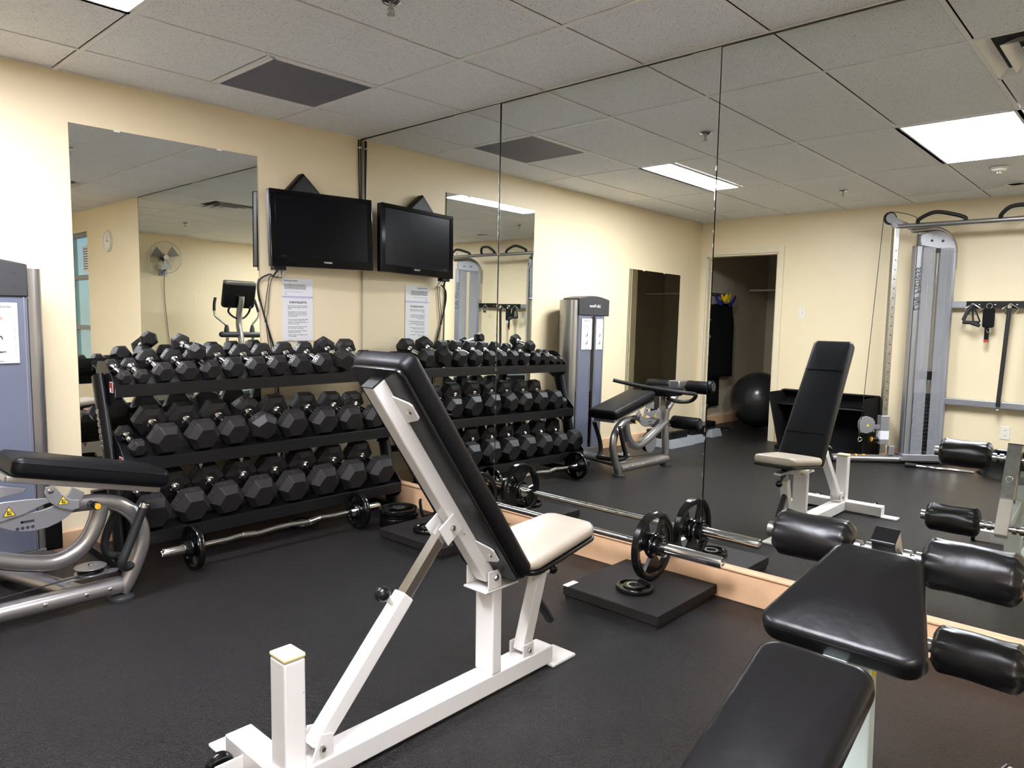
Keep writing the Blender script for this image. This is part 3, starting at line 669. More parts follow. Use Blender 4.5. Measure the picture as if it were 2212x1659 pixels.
a = Vector((-1.328, -.402, 1.019)); b_ = Vector((-1.344, -.21, 1.070)); dv = (b_-a)
dumbbell((.0505, .062, .125, '10'), (a+b_)/2+Vector((0, -.0, .010)), math.atan2(dv.z, dv.y), radians(5), radians(22), 'small black hex dumbbell lying on top of the others, above the top row', 'loose hex dumbbell above the top row')

# ---------------------------------------------------------------- televisions area
def tv():
    t = thing('television', (-.39, -.14, 1.535), 'wall mounted black flat television tilted in the corner beside the tall mirror', 'television')
    a = Vector((-.744, -.118, 1.526)); bR = Vector((-.042, -.182, 1.532)); e1 = (bR-a).normalized(); W = (bR-a).length; Hh = .462
    up = Vector((0, .03, 1)); X = fr(a, e1, up)     # local z points into the room (e1 x up = -y)
    b = MB(); b.box(0, W, 0, Hh, -.045, .0, X); b.box(.06, W-.06, .05, Hh-.09, -.062, -.04, X); body = b.build('tv_casing', 'bplast', t, 0, .008, 3)
    b = MB(); q = .036
    b.box(0, W, 0, .052, 0, .006, X); b.box(0, W, Hh-.030, Hh, 0, .006, X); b.box(0, q, .052, Hh-.030, 0, .006, X); b.box(W-q, W, .052, Hh-.030, 0, .006, X); b.build('bezel', 'gloss', body, 0, .003)
    MB().box(q-.004, W-q+.004, .048, Hh-.026, -.002, .002, X).build('screen', 'screen', t, 0, label='dark switched off screen')
    text('TOSHIBA', .0145, X @ Vector((W*.53, .034, .0065)), e1, X.to_3x3() @ Vector((0, 1, 0)), 'logo', 'brand_lettering', body, 'CENTER', .0003, bold=.0003)
    text('REGZA', .011, X @ Vector((.085, .062, .0025)), e1, X.to_3x3() @ Vector((0, 1, 0)), 'dgrey', 'series_lettering', body, 'CENTER')
    b = MB(); b.box(.34, .42, .14, .34, -.105, -.06, X); b.box(.30, .46, .10, .36, -.08, -.060, X); b.build('wall_mount', 'bplast', t, 0, .002)
    b = MB(); b.box(.02, .10, -.022, .004, -.06, -.01, X); b.build('cable_box', 'bplast', t, 0, .003)
tv()
t = thing('wall_speaker', (-.53, -.12, 1.95), 'black wall loudspeaker turned on edge, peeking out above the television', 'speaker')
X = fr((-.488, -.006, 2.118), (1, 0, -.92), (-1, 0, -.98))
cab = MB().box(0, .185, 0, .175, *((0, .062) if (X.to_3x3() @ Vector((0, 0, 1))).y < 0 else (-.062, 0)), X).build('cabinet', 'vinylmatte', t, 0, .010, 3)
MB().box(.012, .173, .012, .163, *((.0615, .066) if (X.to_3x3() @ Vector((0, 0, 1))).y < 0 else (-.066, -.0615)), X).build('grille', 'bplast', t, 0, .003)
b = MB(); b.tube([(-.020, -.018, 2.41), (-.019, -.020, 2.2), (-.022, -.022, 1.9)], .0055, 8); b.tube([(-.032, -.012, 2.41), (-.030, -.012, 2.15), (-.026, -.014, 1.9)], .0045, 8)
t = tag(b.build('cable_run', 'cable'), 'pair of black cables running down the corner from ceiling to television', 'cable')
b = MB(); b.tube([(-.026, -.0175, 2.352), (-.026, -.0175, 2.362)], .014, 10); b.build('cable_clip', 'plugw', t)
b = MB()
b.tube(sm([(-.69, -.10, 1.512), (-.70, -.06, 1.47), (-.71, -.03, 1.478), (-.767, -.014, 1.44), (-.772, -.012, 1.36), (-.74, -.012, 1.23), (-.728, -.012, 1.19), (-.70, -.012, 1.10), (-.665, -.012, .95), (-.645, -.012, .60), (-.64, -.012, .40), (-.655, -.03, .37)], 8), .0055, 8)
t = tag(b.build('television_cable', 'cable'), 'thick black television cable hanging down the cream wall by the mirror edge', 'cable')
for off in (.0, .022):
    b = MB(); b.tube(sm([(-.685+off, -.09, 1.512), (-.665+off, -.05, 1.46), (-.70+off, -.02, 1.465), (-.71+off*.6, -.010, 1.40), (-.735+off, -.010, 1.25), (-.728+off*.2, -.012, 1.19), (-.71+off*.8, -.012, 1.02), (-.675+off, -.012, .80), (-.66+off, -.012, .50), (-.62+off, -.012, .30)], 8), .0026, 6)
    b.build('thin_cable', 'cable', t)
b = MB(); b.tube(sm([(-.675, -.09, 1.51), (-.67, -.07, 1.478), (-.655, -.06, 1.468), (-.64, -.07, 1.482), (-.645, -.09, 1.512)], 6), .0035, 8); b.build('white_cable_loop', 'plugw', t)
b = MB(); b.cyl((-.728, -.012, 1.185), (-.728, -.012, 1.195), .009, 8); b.build('cable_tie', 'cable', t)
# wall papers
def sheet(z0, z1, label, yoff):
    t = thing('notice_sheet', (-.50, -.004, z0), label, 'notice')
    b = MB(); b.box(-.610, -.391, -.0035-yoff, -.0015, z0, z1); return t, b.build('paper', 'paper', t, 0)
ts, ps = sheet(1.345, 1.463, 'white printed notice sheet taped to the wall above the gym rules', .0)
def lines(body, size, x, z, par, m='ink', al='LEFT', sp=1.15, bold=0): return text(body, size, (x, -.0045, z), (1, 0, 0), (0, 0, 1), m, 'printed_text', par, al, .0001, sp=sp, bold=bold)
lines('BUILDING NOTICE TO RESIDENTS', .0062, -.596, 1.447, ps, bold=.0003)
lines('The use of the fitness room is at your own risk. The management\nshall not be responsible for injury or loss of property during use.\nNo food is permitted. Please keep the door closed at all times and\nreturn all equipment after use. All guests must be with a resident.\nChildren must not use the fitness equipment at any time in this gym.', .0058, -.596, 1.410, ps, bold=.0002)
lines('Please report any concerns or broken equipment to the office.', .0052, -.596, 1.378, ps)
lines('Thank you,\nManagement', .0046, -.596, 1.362, ps)
ts, ps = sheet(1.066, 1.352, 'taller white sheet of gym etiquette rules taped to the cream wall', .001)
b = MB(); b.box(-.610, -.391, -.0050, -.0046, 1.339, 1.350); b.build('tape_strip', 'lilac', ps, 0)
lines('GYM ETIQUETTE', .0165, -.500, 1.310, ps, al='CENTER', bold=.0007)
rules = ['Clean up after yourself. Return weights to\nracks and sanitize equipment when done\nusing it.', 'Share equipment: Use only one piece of\nequipment at a time and allow others to\nuse equipment in between your sets. Do\nnot hoard machines.', "Don't be too loud: Avoid dropping weights\non the floor and be courteous. Your\nneighbours in surrounding suites above can\nhear these loud noises.", "Be safe: Use proper technique and know\nyour body's limits to avoid injury.", 'Be mindful of space: Keep your bag and\nequipment out of the way.', 'Conserve energy: Turn off lights, fan and\nTV when leaving.']
z = 1.296
for q in rules:
    nl = q.count('\n')+1; h = nl*.0112
    lines(q, .0083, -.572, z-h/2, ps, sp=1.12, bold=.0002); lines('\u2022', .010, -.580, z-.006, ps, 'red'); z -= h+.0035
lines('Thank you,\nBuilding Manager', .0078, -.575, z-.018, ps, sp=1.2)
t = thing('wall_outlet', (-.656, -.003, .33), 'cream wall outlet with a black plug low on the wall behind the rack', 'outlet')
MB().box(-.695, -.617, -.006, -.001, .31, .43).build('cover_plate', 'plugw', t, 0, .002)
MB().box(-.672, -.640, -.030, -.006, .345, .375).build('plug', 'cable', t, 0, .004)

# ---------------------------------------------------------------- boards, plates and barbells
def board(x0, x1, y0, y1, label, tape=False):
    t = thing('rubber_board', ((x0+x1)/2, (y0+y1)/2, 0), label, 'lifting board', 'rubber lifting boards under the long barbell')
    MB().box(x0+.006, x1-.006, y0+.006, y1-.006, 0, .016).build('underlayer', 'board', t, 0, .002)
    tp = MB().box(x0, x1, y0, y1, .0165, .060).build('top_slab', 'board', t, 0, .003)
    if tape: MB().box(x0-.001, x0+.075, y1-.028, y1+.001, .0595, .0612).build('tape', 'paper', tp, 0)
board(-.550, -.052, -2.735, -2.252, 'square black rubber board on the floor below the near end of the barbell', True)
board(-.600, -.095, -1.50, -.985, 'square black rubber board on the floor below the far end of the barbell')
def plate_mesh(R, th, name='weight_plate', hole=.026):
    """iron grip plate, axis z, centred"""
    b = MB(); h = th/2
    b.lathe([(R*.80, -h*.75), (R*.84, -h), (R*.97, -h), (R, -h*.7), (R, h*.7), (R*.97, h), (R*.84, h), (R*.80, h*.75), (R*.80, -h*.75)], (0, 0, 0), (0, 0, 1), 48)
    b.lathe([(hole, -h), (hole*1.9, -h), (R*.36, -h*.45), (R*.36, h*.45), (hole*1.9, h), (hole, h), (hole, -h)], (0, 0, 0), (0, 0, 1), 36)
    for k in range(3):
        a0 = 2*pi*k/3; w0, w1 = radians(24), radians(33); P = []
        for j in range(5): a = a0-w0+2*w0*j/4; P.append((R*.33*cos(a), R*.33*sin(a)))
        for j in range(7): a = a0+w1-2*w1*j/6; P.append((R*.82*cos(a), R*.82*sin(a)))
        b.prism(P[::-1], (0, 0, 0), (1, 0, 0), (0, 1, 0), th*.5)
        a1 = a0+pi/3
        for j in range(-3, 4): a = a1+j*.075; q = Vector((R*.875*cos(a), R*.875*sin(a), 0)); b.tube([q+Vector((cos(a), sin(a), 0))*-.0, q+Vector((0, 0, h*1.12))], R*.035, 6)
    return b
def plate(pos, rot, R, th, label, group=None, mark=None, hole=.026):
    t = thing('weight_plate', (0, 0, 0), label, 'weight plate', group)
    body = plate_mesh(R, th, 'plate', hole).build('plate_body', 'plate', t, 40)
    MB().lathe([(hole, -th/2-.001), (hole*1.35, -th/2-.001), (hole*1.35, th/2+.001), (hole, th/2+.001), (hole, -th/2-.001)], (0, 0, 0), (0, 0, 1), 28).build('steel_bushing', 'steel', t, 40)
    if mark:
        for s in (1,): text(mark, R*.16, (R*.58, 0, th*.25+.0006), (0, 1, 0), (-1, 0, 0), 'dgrey', 'weight_marking', body, 'CENTER', .0012)
    t.matrix_world = Matrix.Translation(pos) @ rot
    return t
RY = Matrix.Rotation(pi/2, 4, 'X')
BX, BZ = -.205, .060+.1585
plate((BX, -2.492, BZ), RY @ Matrix.Rotation(.5, 4, 'Z'), .158, .034, 'large black grip plate on the near end of the long barbell', 'large plates on the long barbell', '25 LB')
plate((BX, -1.352, BZ), RY @ Matrix.Rotation(1.5, 4, 'Z'), .158, .034, 'large black grip plate on the far end of the long barbell', 'large plates on the long barbell', '25 LB')
t = thing('barbell', (BX, -1.9, BZ-.02), 'long chrome barbell lying in front of the mirror baseboard, resting on its plates', 'barbell')
b = MB(); b.cyl((BX, -2.465, BZ), (BX, -1.378, BZ), .0145, 20); b.build('bar_shaft', 'chrome', t)
for a, c in ((-2.36, -2.05), (-1.99, -1.85), (-1.79, -1.48)): MB().cyl((BX, a, BZ), (BX, c, BZ), .0148, 20).build('knurled_grip', 'steel', t)
for s, y0 in ((-1, -2.455), (1, -1.390)):
    b = MB(); b.lathe([(.0145, 0), (.036, 0), (.036, .010), (.0245, .012), (.0245, .372), (.022, .378), (.014, .378), (.014, .37), (0, .37)], (BX, y0, BZ), (0, s, 0), 28); b.build('sleeve', 'chrome', t, 35)
    b = MB(); yy = y0+s*.066
    b.lathe([(.026, 0), (.040, 0), (.040, .03), (.026, .03)], (BX, yy, BZ), (0, s, 0), 20); b.box(BX-.055, BX-.035, min(yy, yy+s*.03), max(yy, yy+s*.03), BZ-.016, BZ+.016); b.box(BX-.016, BX+.016, min(yy, yy+s*.028), max(yy, yy+s*.028), BZ+.035, BZ+.052)
    b.build('collar', 'bplast', t, 40, .003)
RZ = Matrix.Rotation(.3, 4, 'Z')
plate((-.372, -2.508, .0600+.0115), RZ, .081, .022, 'small black plate lying flat on the near rubber board', 'small flat plates', None)
plate((-.445, -1.215, .0600+.0115), RZ, .081, .022, 'small black plate lying flat on the far rubber board', 'small flat plates', None)
# short curl bar in front of the rack
cy, cz = -.745, .110
t = thing('curl_bar', (-1.05, cy, .05), 'short chrome zigzag curl bar on the floor in front of the dumbbell rack', 'barbell')
pts = [(-1.50, 0), (-1.36, 0), (-1.28, .018), (-1.20, -.012), (-1.10, .012), (-1.05, .014), (-1.00, .012), (-.90, -.012), (-.82, .018), (-.74, 0), (-.60, 0)]
b = MB(); b.tube(sm([(x, cy+q*.25, cz+q*.2) for x, q in pts], 5), .0135, 18); b.build('bar_shaft', 'chrome', t, 60)
b = MB(); b.tube([(-1.275, cy+.0042, cz+.0034), (-1.205, cy-.0028, cz-.0022)], .0146, 18); b.build('knurled_grip', 'steel', t)
b = MB(); b.tube([(-.895, cy-.0028, cz-.0022), (-.825, cy+.0042, cz+.0034)], .0146, 18); b.build('knurled_grip', 'steel', t)
for s, x0 in ((-1, -1.495), (1, -.605)):
    b = MB(); b.lathe([(.0135, 0), (.034, 0), (.034, .008), (.0240, .010), (.0240, .175), (.021, .180), (.014, .180), (.014, .172), (0, .172)], (x0, cy, cz), (s, 0, 0), 28); b.build('sleeve', 'chrome', t, 35)
    b = MB(); xx = x0+s*.052
    b.lathe([(.025, 0), (.038, 0), (.038, .026), (.025, .026)], (xx, cy, cz), (s, 0, 0), 20); b.box(min(xx, xx+s*.026), max(xx, xx+s*.026), cy-.052, cy-.034, cz-.015, cz+.015)
    b.build('collar', 'bplast', t, 40, .003)
RX = Matrix.Rotation(pi/2, 4, 'Y')
plate((-1.527, cy, cz), RX @ Matrix.Rotation(.4, 4, 'Z'), .1085, .028, 'black grip plate on the left end of the curl bar', 'plates on the curl bar')
plate((-.573, cy, cz), RX @ Matrix.Rotation(1.3, 4, 'Z'), .1085, .028, 'black grip plate on the right end of the curl bar', 'plates on the curl bar')
for i in range(4):
    plate((-.352+.005*((i*7) % 3), -.842+.004*((i*5) % 3), .0135+i*.0262), Matrix.Rotation(i*.8, 4, 'Z'), .112, .026, ['bottom black plate of the floor stack beside the curl bar', 'second plate up in the floor stack beside the curl bar', 'third plate up in the floor stack beside the curl bar', 'topmost black plate of the floor stack beside the curl bar'][i], 'plates stacked on the floor by the rack')
plate((-.76, -.46, .0125), Matrix.Rotation(.2, 4, 'Z'), .085, .024, 'single black plate lying flat on the floor under the bottom rack shelf')
# straps and clips by the baseboard
b = MB()
b.tube(sm([(-.20, -.90, .010), (-.19, -.86, .05), (-.175, -.83, .095), (-.165, -.82, .115)], 6), .018, 8, True, 0, .35)
b.tube(sm([(-.18, -.90, .012), (-.12, -.93, .05), (-.08, -.92, .075), (-.055, -.96, .05), (-.06, -1.0, .012)], 6), .016, 8, True, 0, .4)
t = tag(b.build('rubber_strap', 'matblk', None, 50), 'curled black rubber straps beside the plate stack at the baseboard', 'strap')
b = MB(); b.tube(sm([(-.25, -.93, .012), (-.16, -.87, .02), (-.11, -.95, .016), (-.17, -.96, .014), (-.22, -.90, .018)], 6), .010, 8, True, 0, .6); b.build('loop', 'matblk', t, 50)

# ---------------------------------------------------------------- selectorised leg machine
def leg_machine():
    t = thing('leg_machine', (-2.25, -.6, 0), 'silver leg extension and curl machine with black bench pad and weight tower, far left', 'exercise machine')
    ny = -.885
    arch = sm([(-1.905, ny, .03), (-1.868, ny, .09), (-1.822, ny, .20), (-1.812, ny, .27), (-1.832, ny, .345), (-1.885, ny, .405), (-1.95, ny, .436), (-2.03, ny, .446), (-2.12, ny, .448)], 6)
    b = MB(); b.tube(arch, .034, 20, True, 0, .85); b.build('front_arch', 'silver', t, 60)
    b = MB(); b.tube(sm([(-1.975, ny, .425), (-1.99, ny, .36), (-2.03, ny, .285), (-2.09, ny, .238), (-2.16, ny, .222), (-2.24, ny, .238), (-2.33, ny, .270), (-2.46, ny, .33), (-2.60, ny, .395)], 6), .034, 20); b.build('v_tube', 'silver', t, 60)
    b = MB(); b.tube([(-1.905, ny, .062), (-2.62, ny, .062)], .038, 20, True, 0, 1.1)
    bt = b.build('base_tube', 'silver', t, 50)
    b = MB()
    for x in (-1.96, -2.05, -2.20, -2.42): bolt(b, (x, ny-.0395, .066), (0, -1, 0), .0085, .005)
    b.build('bolt', 'chrome', bt)
    b = MB(); b.tube([(-2.62, ny, .06), (-2.585, ny, .40), (-2.60, ny, .50)], .032, 18); b.build('rear_tube', 'silver', t, 50)
    for x in (-1.905, -2.63):
        b = MB(); b.lathe([(.052, 0), (.052, .010), (.040, .016), (.030, .022)], (x, ny, 0), (0, 0, 1), 28); b.build('rubber_foot', 'dgrey', t)
    b = MB(); b.tube([(-2.06, ny+.03, .058), (-2.20, -.36, .058), (-2.25, -.24, .058)], .034, 18, True, 0, 1.25); b.build('link_tube', 'silver', t, 50)
    # pulley plates and cable near the floor
    b = MB(); b.prism([(-.10, -.028), (.11, -.020), (.13, .0), (.11, .02), (-.10, .028)], (-2.02, ny+.04, .120), (1, 0, 0), (0, 1, 0), .006); br = b.build('pulley_bracket', 'silver2', t, 0, .002)
    for z in (.132, .158):
        b = MB(); b.cyl((-2.010, ny+.035, z), (-2.010, ny+.035, z+.003), .062, 36); b.build('pulley_disc', 'silver2', t, 40, .001)
    b = MB(); b.cyl((-2.010, ny+.035, .135), (-2.010, ny+.035, .158), .050, 28); b.build('pulley_wheel', 'bplast', t)
    b = MB(); bolt(b, (-2.010, ny+.035, .161), (0, 0, 1), .010, .014); b.build('pulley_bolt', 'chrome', t)
    b = MB(); b.tube([(-2.01, ny-.014, .147), (-2.40, ny-.02, .125), (-2.60, ny, .12)], .003, 8); b.build('cable', 'cable', t)
    b = MB(); b.cyl((-2.42, ny+.05, .22), (-2.42, ny+.075, .22), .085, 30); b.build('cam_disc', 'bplast', t, 40, .004)
    b = MB(); b.cyl((-2.42, ny+.030, .22), (-2.42, ny+.036, .22), .088, 30); b.build('cam_cover', 'silver2', t, 40, .001)
    # pad and its rail
    A = Vector((-1.735, -.833, .445)); Bq = Vector((-2.345, -.833, .592)); d = (Bq-A).normalized()
    X = fr(A, d, (0, -1, 0)); z = X.to_3x3() @ Vector((0, 0, 1))
    if z.z < 0: X = fr(A, d, (0, 1, 0))
    b = MB(); b.cushion(rrect(0, .60, -.135, .135, .035, 6), X @ Matrix.Translation((-.008, 0, .024)), .080, .026, .008); pad = b.build('bench_pad', 'vinylmatte', t, 60)
    b = MB(); b.tube([X @ Vector((a-.008, c, .024+.060)) for a, c in rrect(-.0005, .6005, -.1355, .1355, .035, 6)], .0022, 6, False); b.build('piping', 'vinyl', pad)
    b = MB(); b.cushion(rrect(.01, .60, -.100, .100, .012, 3), X, .024, .003); b.build('pad_rail', 'silver', t, 40)
    # adjustment plates with warning triangles
    def P(x, z): return (x+2.2, z-.45)
    def tri(c, s_, par, y):
        b = MB(); b.prism([(-s_, -s_*.75), (s_, -s_*.75), (0, s_)], (c[0], y-.0006, c[1]), (1, 0, 0), (0, 0, 1), .0008); q = b.build('warning_sticker', 'ink', par, 0)
        b = MB(); b.prism([(-s_*.82, -s_*.66), (s_*.82, -s_*.66), (0, s_*.80)], (c[0], y-.0012, c[1]), (1, 0, 0), (0, 0, 1), .0008); b.build('warning_face', 'yellow', q, 0)
        b = MB(); b.box(c[0]-s_*.30, c[0]-s_*.12, y-.0022, y-.0018, c[1]-s_*.45, c[1]+.25*s_); b.box(c[0]-s_*.30, c[0]+s_*.4, y-.0022, y-.0018, c[1]-s_*.5, c[1]-s_*.32); b.torus((c[0]+s_*.12, y-.002, c[1]-.02*s_), (0, 1, 0), s_*.18, s_*.05, 12, 6); b.build('warning_symbol', 'ink', q, 0)
    yq = -.955
    out = [(-2.188, .552), (-2.155, .548), (-2.128, .505), (-2.10, .485), (-2.072, .480), (-2.072, .445), (-2.10, .440), (-2.145, .458), (-2.178, .488), (-2.195, .528)]
    b = MB(); b.prism([P(*q) for q in out][::-1], (-2.2, yq, .45), (1, 0, 0), (0, 0, 1), .008); q1 = b.build('adjust_plate', 'silver2', t, 0, .003); tri((-2.130, .487), .021, q1, yq-.0045)
    b = MB(); bolt(b, (-2.172, yq-.005, .533), (0, -1, 0), .012, .004); b.build('bolt', 'chrome', q1)
    arc = []
    for k in range(13): a = radians(-165+k*12.5); arc.append((-2.225+.185*cos(a), .545+.165*sin(a)))
    for k in range(13): a = radians(-15-k*12.5); arc.append((-2.235+.150*cos(a), .560+.105*sin(a)))
    b = MB(); b.prism([P(*q) for q in arc], (-2.2, yq+.016, .45), (1, 0, 0), (0, 0, 1), .008); q2 = b.build('quadrant_plate', 'silver2', t, 0, .002)
    b = MB()
    for k in range(4): b.cyl((-2.285+k*.017, yq+.0115, .399), (-2.285+k*.017, yq+.0105, .399), .0062, 14)
    b.cyl((-2.270, yq+.0118, .4225), (-2.270, yq+.0105, .4225), .0045, 12); b.box(-2.272, -2.228, yq+.0105, yq+.0118, .418, .427); b.build('position_hole', 'ink', q2, 0)
    out = [(-2.40, .505), (-2.33, .515), (-2.25, .512), (-2.17, .505), (-2.155, .498), (-2.16, .488), (-2.20, .480), (-2.26, .455), (-2.33, .44), (-2.40, .435)]
    b = MB(); b.prism([P(*q) for q in out][::-1], (-2.2, yq+.004, .45), (1, 0, 0), (0, 0, 1), .007); q3 = b.build('adjust_plate', 'silver2', t, 0, .003); tri((-2.312, .474), .022, q3, yq-.0005)
    out = [(-2.36, .575), (-2.24, .55), (-2.25, .53), (-2.36, .52)]
    b = MB(); b.prism([P(*q) for q in out][::-1], (-2.2, yq+.05, .45), (1, 0, 0), (0, 0, 1), .01); b.build('pad_hinge', 'silver2', t, 0, .003)
    b = MB(); b.cyl((-2.02, ny-.03, .447), (-2.02, ny-.058, .446), .013, 18); kk = b.build('pin_collar', 'dgrey', t)
    b = MB(); b.cyl((-2.012, ny-.055, .443), (-2.008, ny-.082, .442), .0165, 22); b.build('pull_knob', 'bplast', kk, 40, .003)
    b = MB(); b.cyl((-2.008, ny-.082, .442), (-2.0078, ny-.0835, .442), .0125, 22); b.build('knob_insert', 'amber', kk, label='yellow centre of the pull knob')
    # foam side handles
    hy = ny-.055
    b = MB(); b.tube(sm([(-1.822, hy-.004, .398), (-1.845, hy, .34), (-1.882, hy, .25), (-1.912, hy, .182), (-1.905, hy+.01, .150), (-1.876, hy+.03, .142), (-1.86, ny, .142)], 6), .0185, 18); h = b.build('foam_handle', 'gripb', t, 60)
    b = MB(); b.cyl((-1.822, hy-.004, .396), (-1.815, hy-.0045, .416), .0195, 20); b.build('handle_cap', 'chrome', h, 40, .002)
    hy = -.70
    b = MB(); b.tube(sm([(-1.80, hy, .430), (-1.84, hy, .36), (-1.885, hy, .27), (-1.905, hy, .19), (-1.885, hy, .145), (-1.85, hy-.02, .135), (-1.855, ny+.03, .135)], 6), .0175, 18); h = b.build('foam_handle', 'gripb', t, 60)
    b = MB(); b.cyl((-1.80, hy, .43), (-1.795, hy, .446), .0185, 20); b.build('handle_cap', 'chrome', h, 40, .002)
    # back half: roller arms (seen in the mirror)
    b = MB(); b.tube([(-2.60, -.83, .42), (-2.75, -.83, .56), (-2.88, -.83, .66)], .036, 14, True, 0, 1.3); b.box(-2.97, -2.80, -.885, -.775, .63, .74); b.build('roller_arm', 'silver', t, 40, .008)
    b = MB(); b.tube([(-2.58, -.83, .56), (-2.66, -.83, .40), (-2.72, -.83, .36)], .03, 14); b.box(-2.60, -2.50, -.88, -.78, .34, .64); b.build('lower_arm', 'silver', t, 40, .008)
    def roll(x, y0, y1, z, r_=.058):
        b = MB(); s = 1 if y1 > y0 else -1; L = abs(y1-y0); b.lathe([(r_*.6, 0), (r_*.92, .004), (r_, .014), (r_, L-.014), (r_*.92, L-.004), (r_*.6, L)], (x, y0, z), (0, s, 0), 30); q = b.build('foam_roller', 'vinylmatte', t, 50)
        b = MB(); b.cyl((x, y1, z), (x, y1+s*.006, z), r_*.62, 24); b.cyl((x, y0-s*.03, z), (x, y0, z), .014, 14); b.build('roller_cap', 'dgrey', q)
    roll(-2.90, -.915, -1.19, .688); roll(-2.90, -.745, -.50, .676); roll(-2.76, -.86, -1.13, .375)
    b = MB(); b.tube(sm([(-2.37, -.47, .735), (-2.42, -.56, .715), (-2.46, -.75, .69), (-2.47, -1.02, .672), (-2.52, -1.12, .665), (-2.68, -1.12, .64), (-2.72, -1.05, .58), (-2.66, -.96, .57), (-2.58, -.90, .60)], 5), .017, 14); b.build('grab_handle', 'gripb', t, 60)
    b = MB(); b.cushion(rrect(-2.72, -2.46, -.99, -.68, .04), Matrix.Translation((0, 0, .62)), .07, .02, .01); b.build('hip_pad', 'vinylmatte', t, 60)
    # weight tower
    x0, x1 = -2.49, -1.985
    b = MB(); prof = [(x1-.070, -.292), (x1-.045, -.290), (x1-.018, -.275), (x1-.004, -.245), (x1, -.20), (x1-.004, -.15), (x1-.03, -.12), (x1-.070, -.118)]
    b.prism([(a, c) for a, c in prof], (0, 0, .765), (1, 0, 0), (0, 1, 0), 1.33); b.build('side_column', 'silver', t, 50)
    b = MB(); b.prism([(x0+(x1-a), c) for a, c in prof][::-1], (0, 0, .765), (1, 0, 0), (0, 1, 0), 1.33); b.build('side_column', 'silver', t, 50)
    for a, c in ((-2.250, -2.060), (-2.430, -2.300)):
        b = MB(); b.box(a, c, -.300, -.292, .115, 1.30); s_ = b.build('front_shroud', 'shroud', t, 0, .003)
        b = MB(); b.box(a+.012, a+.017, -.3035, -.300, .115, 1.30); b.box(c-.017, c-.012, -.3035, -.300, .115, 1.30); b.build('shroud_rib', 'silver2', s_, 0)
    b = MB(); P_ = [(-.237, -.085), (.208, -.085), (.208, .062)]+[(.208-.445*k/8, .062+.028*sin(pi*k/8)) for k in range(1, 8)]+[(-.237, .062)]
    b.prism(P_, (-2.2635, -.215, 1.385), (1, 0, 0), (0, 0, 1), .185); cap = b.build('tower_cap', 'dgrey', t, 40, .006)
    b = MB()
    for x in (-2.11, -2.42):
        for z in (1.345, 1.405): b.cyl((x, -.3078, z), (x, -.3088, z), .008, 16)
    b.build('cap_hole', 'ink', cap, 0)
    text('Life Fitness', .036, (-2.285, -.3085, 1.385), (1, 0, 0), (0, 0, 1), 'logo', 'brand_lettering', cap, 'CENTER', .0004, .3, bold=.0006)
    b = MB(); b.box(-2.43, -2.05, -.29, -.12, 1.29, 1.302); b.build('tower_top_plate', 'silver2', t, 0, .002)
    b = MB(); b.box(-2.48, -1.995, -.30, -.10, .0, .115); b.build('tower_base', 'silver', t, 0, .004)
    b = MB()
    for x in (-2.30, -2.27, -2.21): b.cyl((x, -.20, .12), (x, -.20, 1.29), .009, 14)
    b.build('guide_rod', 'chrome', t)
    b = MB()
    for k in range(16): b.box(-2.345, -2.145, -.245, -.155, .14+k*.030, .166+k*.030)
    b.build('weight_stack', 'bplast', t, 0, .002, kind=None)
    b = MB(); b.box(-2.30, -2.255, -.275, -.262, 1.18, 1.24); b.box(-2.285, -2.27, -.275, -.262, .80, 1.2); b.build('selector_cable', 'bplast', t, 0)
    b = MB(); b.cyl((-1.995, -.19, .20), (-1.965, -.19, .20), .055, 24); b.box(-2.03, -1.96, -.30, -.285, .10, .34); b.build('side_pulley', 'bplast', t, 40, .002)
    # instruction placards
    for nm, cx, wd, title in (('EXTENSION', -2.1755, .148, 'LEG EXTENSION'), ('CURL', -2.363, .10, 'LEG CURL')):
        b = MB(); b.box(cx-wd/2, cx+wd/2, -.3065, -.3040, 1.0, 1.272); pl = b.build('instruction_placard', 'paper', t, 0, .0006)
        b = MB(); b.box(cx-wd*.43, cx+wd*.43, -.3070, -.3064, 1.168, 1.234); b.build('illustration_panel', 'lilac', pl, 0)
        b = MB()
        b.prism([(-.02, .03), (.0, .035), (.006, .018), (.024, -.005), (.034, -.030), (.026, -.033), (.010, -.010), (-.012, .006)], (cx, -.3073, 1.20), (1, 0, 0), (0, 0, 1), .0008); b.build('leg_picture', 'paper', pl, 0)
        b = MB(); b.prism([(-.012, .012), (.002, .012), (.014, -.006), (.006, -.010)], (cx+.004, -.3079, 1.203), (1, 0, 0), (0, 0, 1), .0006); b.build('muscle_highlight', 'pink', pl, 0)
        text(title, .0135 if wd > .12 else .0095, (cx, -.3069, 1.252), (1, 0, 0), (0, 0, 1), 'ink', 'placard_title', pl, 'CENTER', .0001, sx=1.0, bold=.0004)
        text('optima', .010, (cx, -.3069, 1.010), (1, 0, 0), (0, 0, 1), 'ink', 'placard_footer', pl, 'CENTER', .0001, bold=.0003)
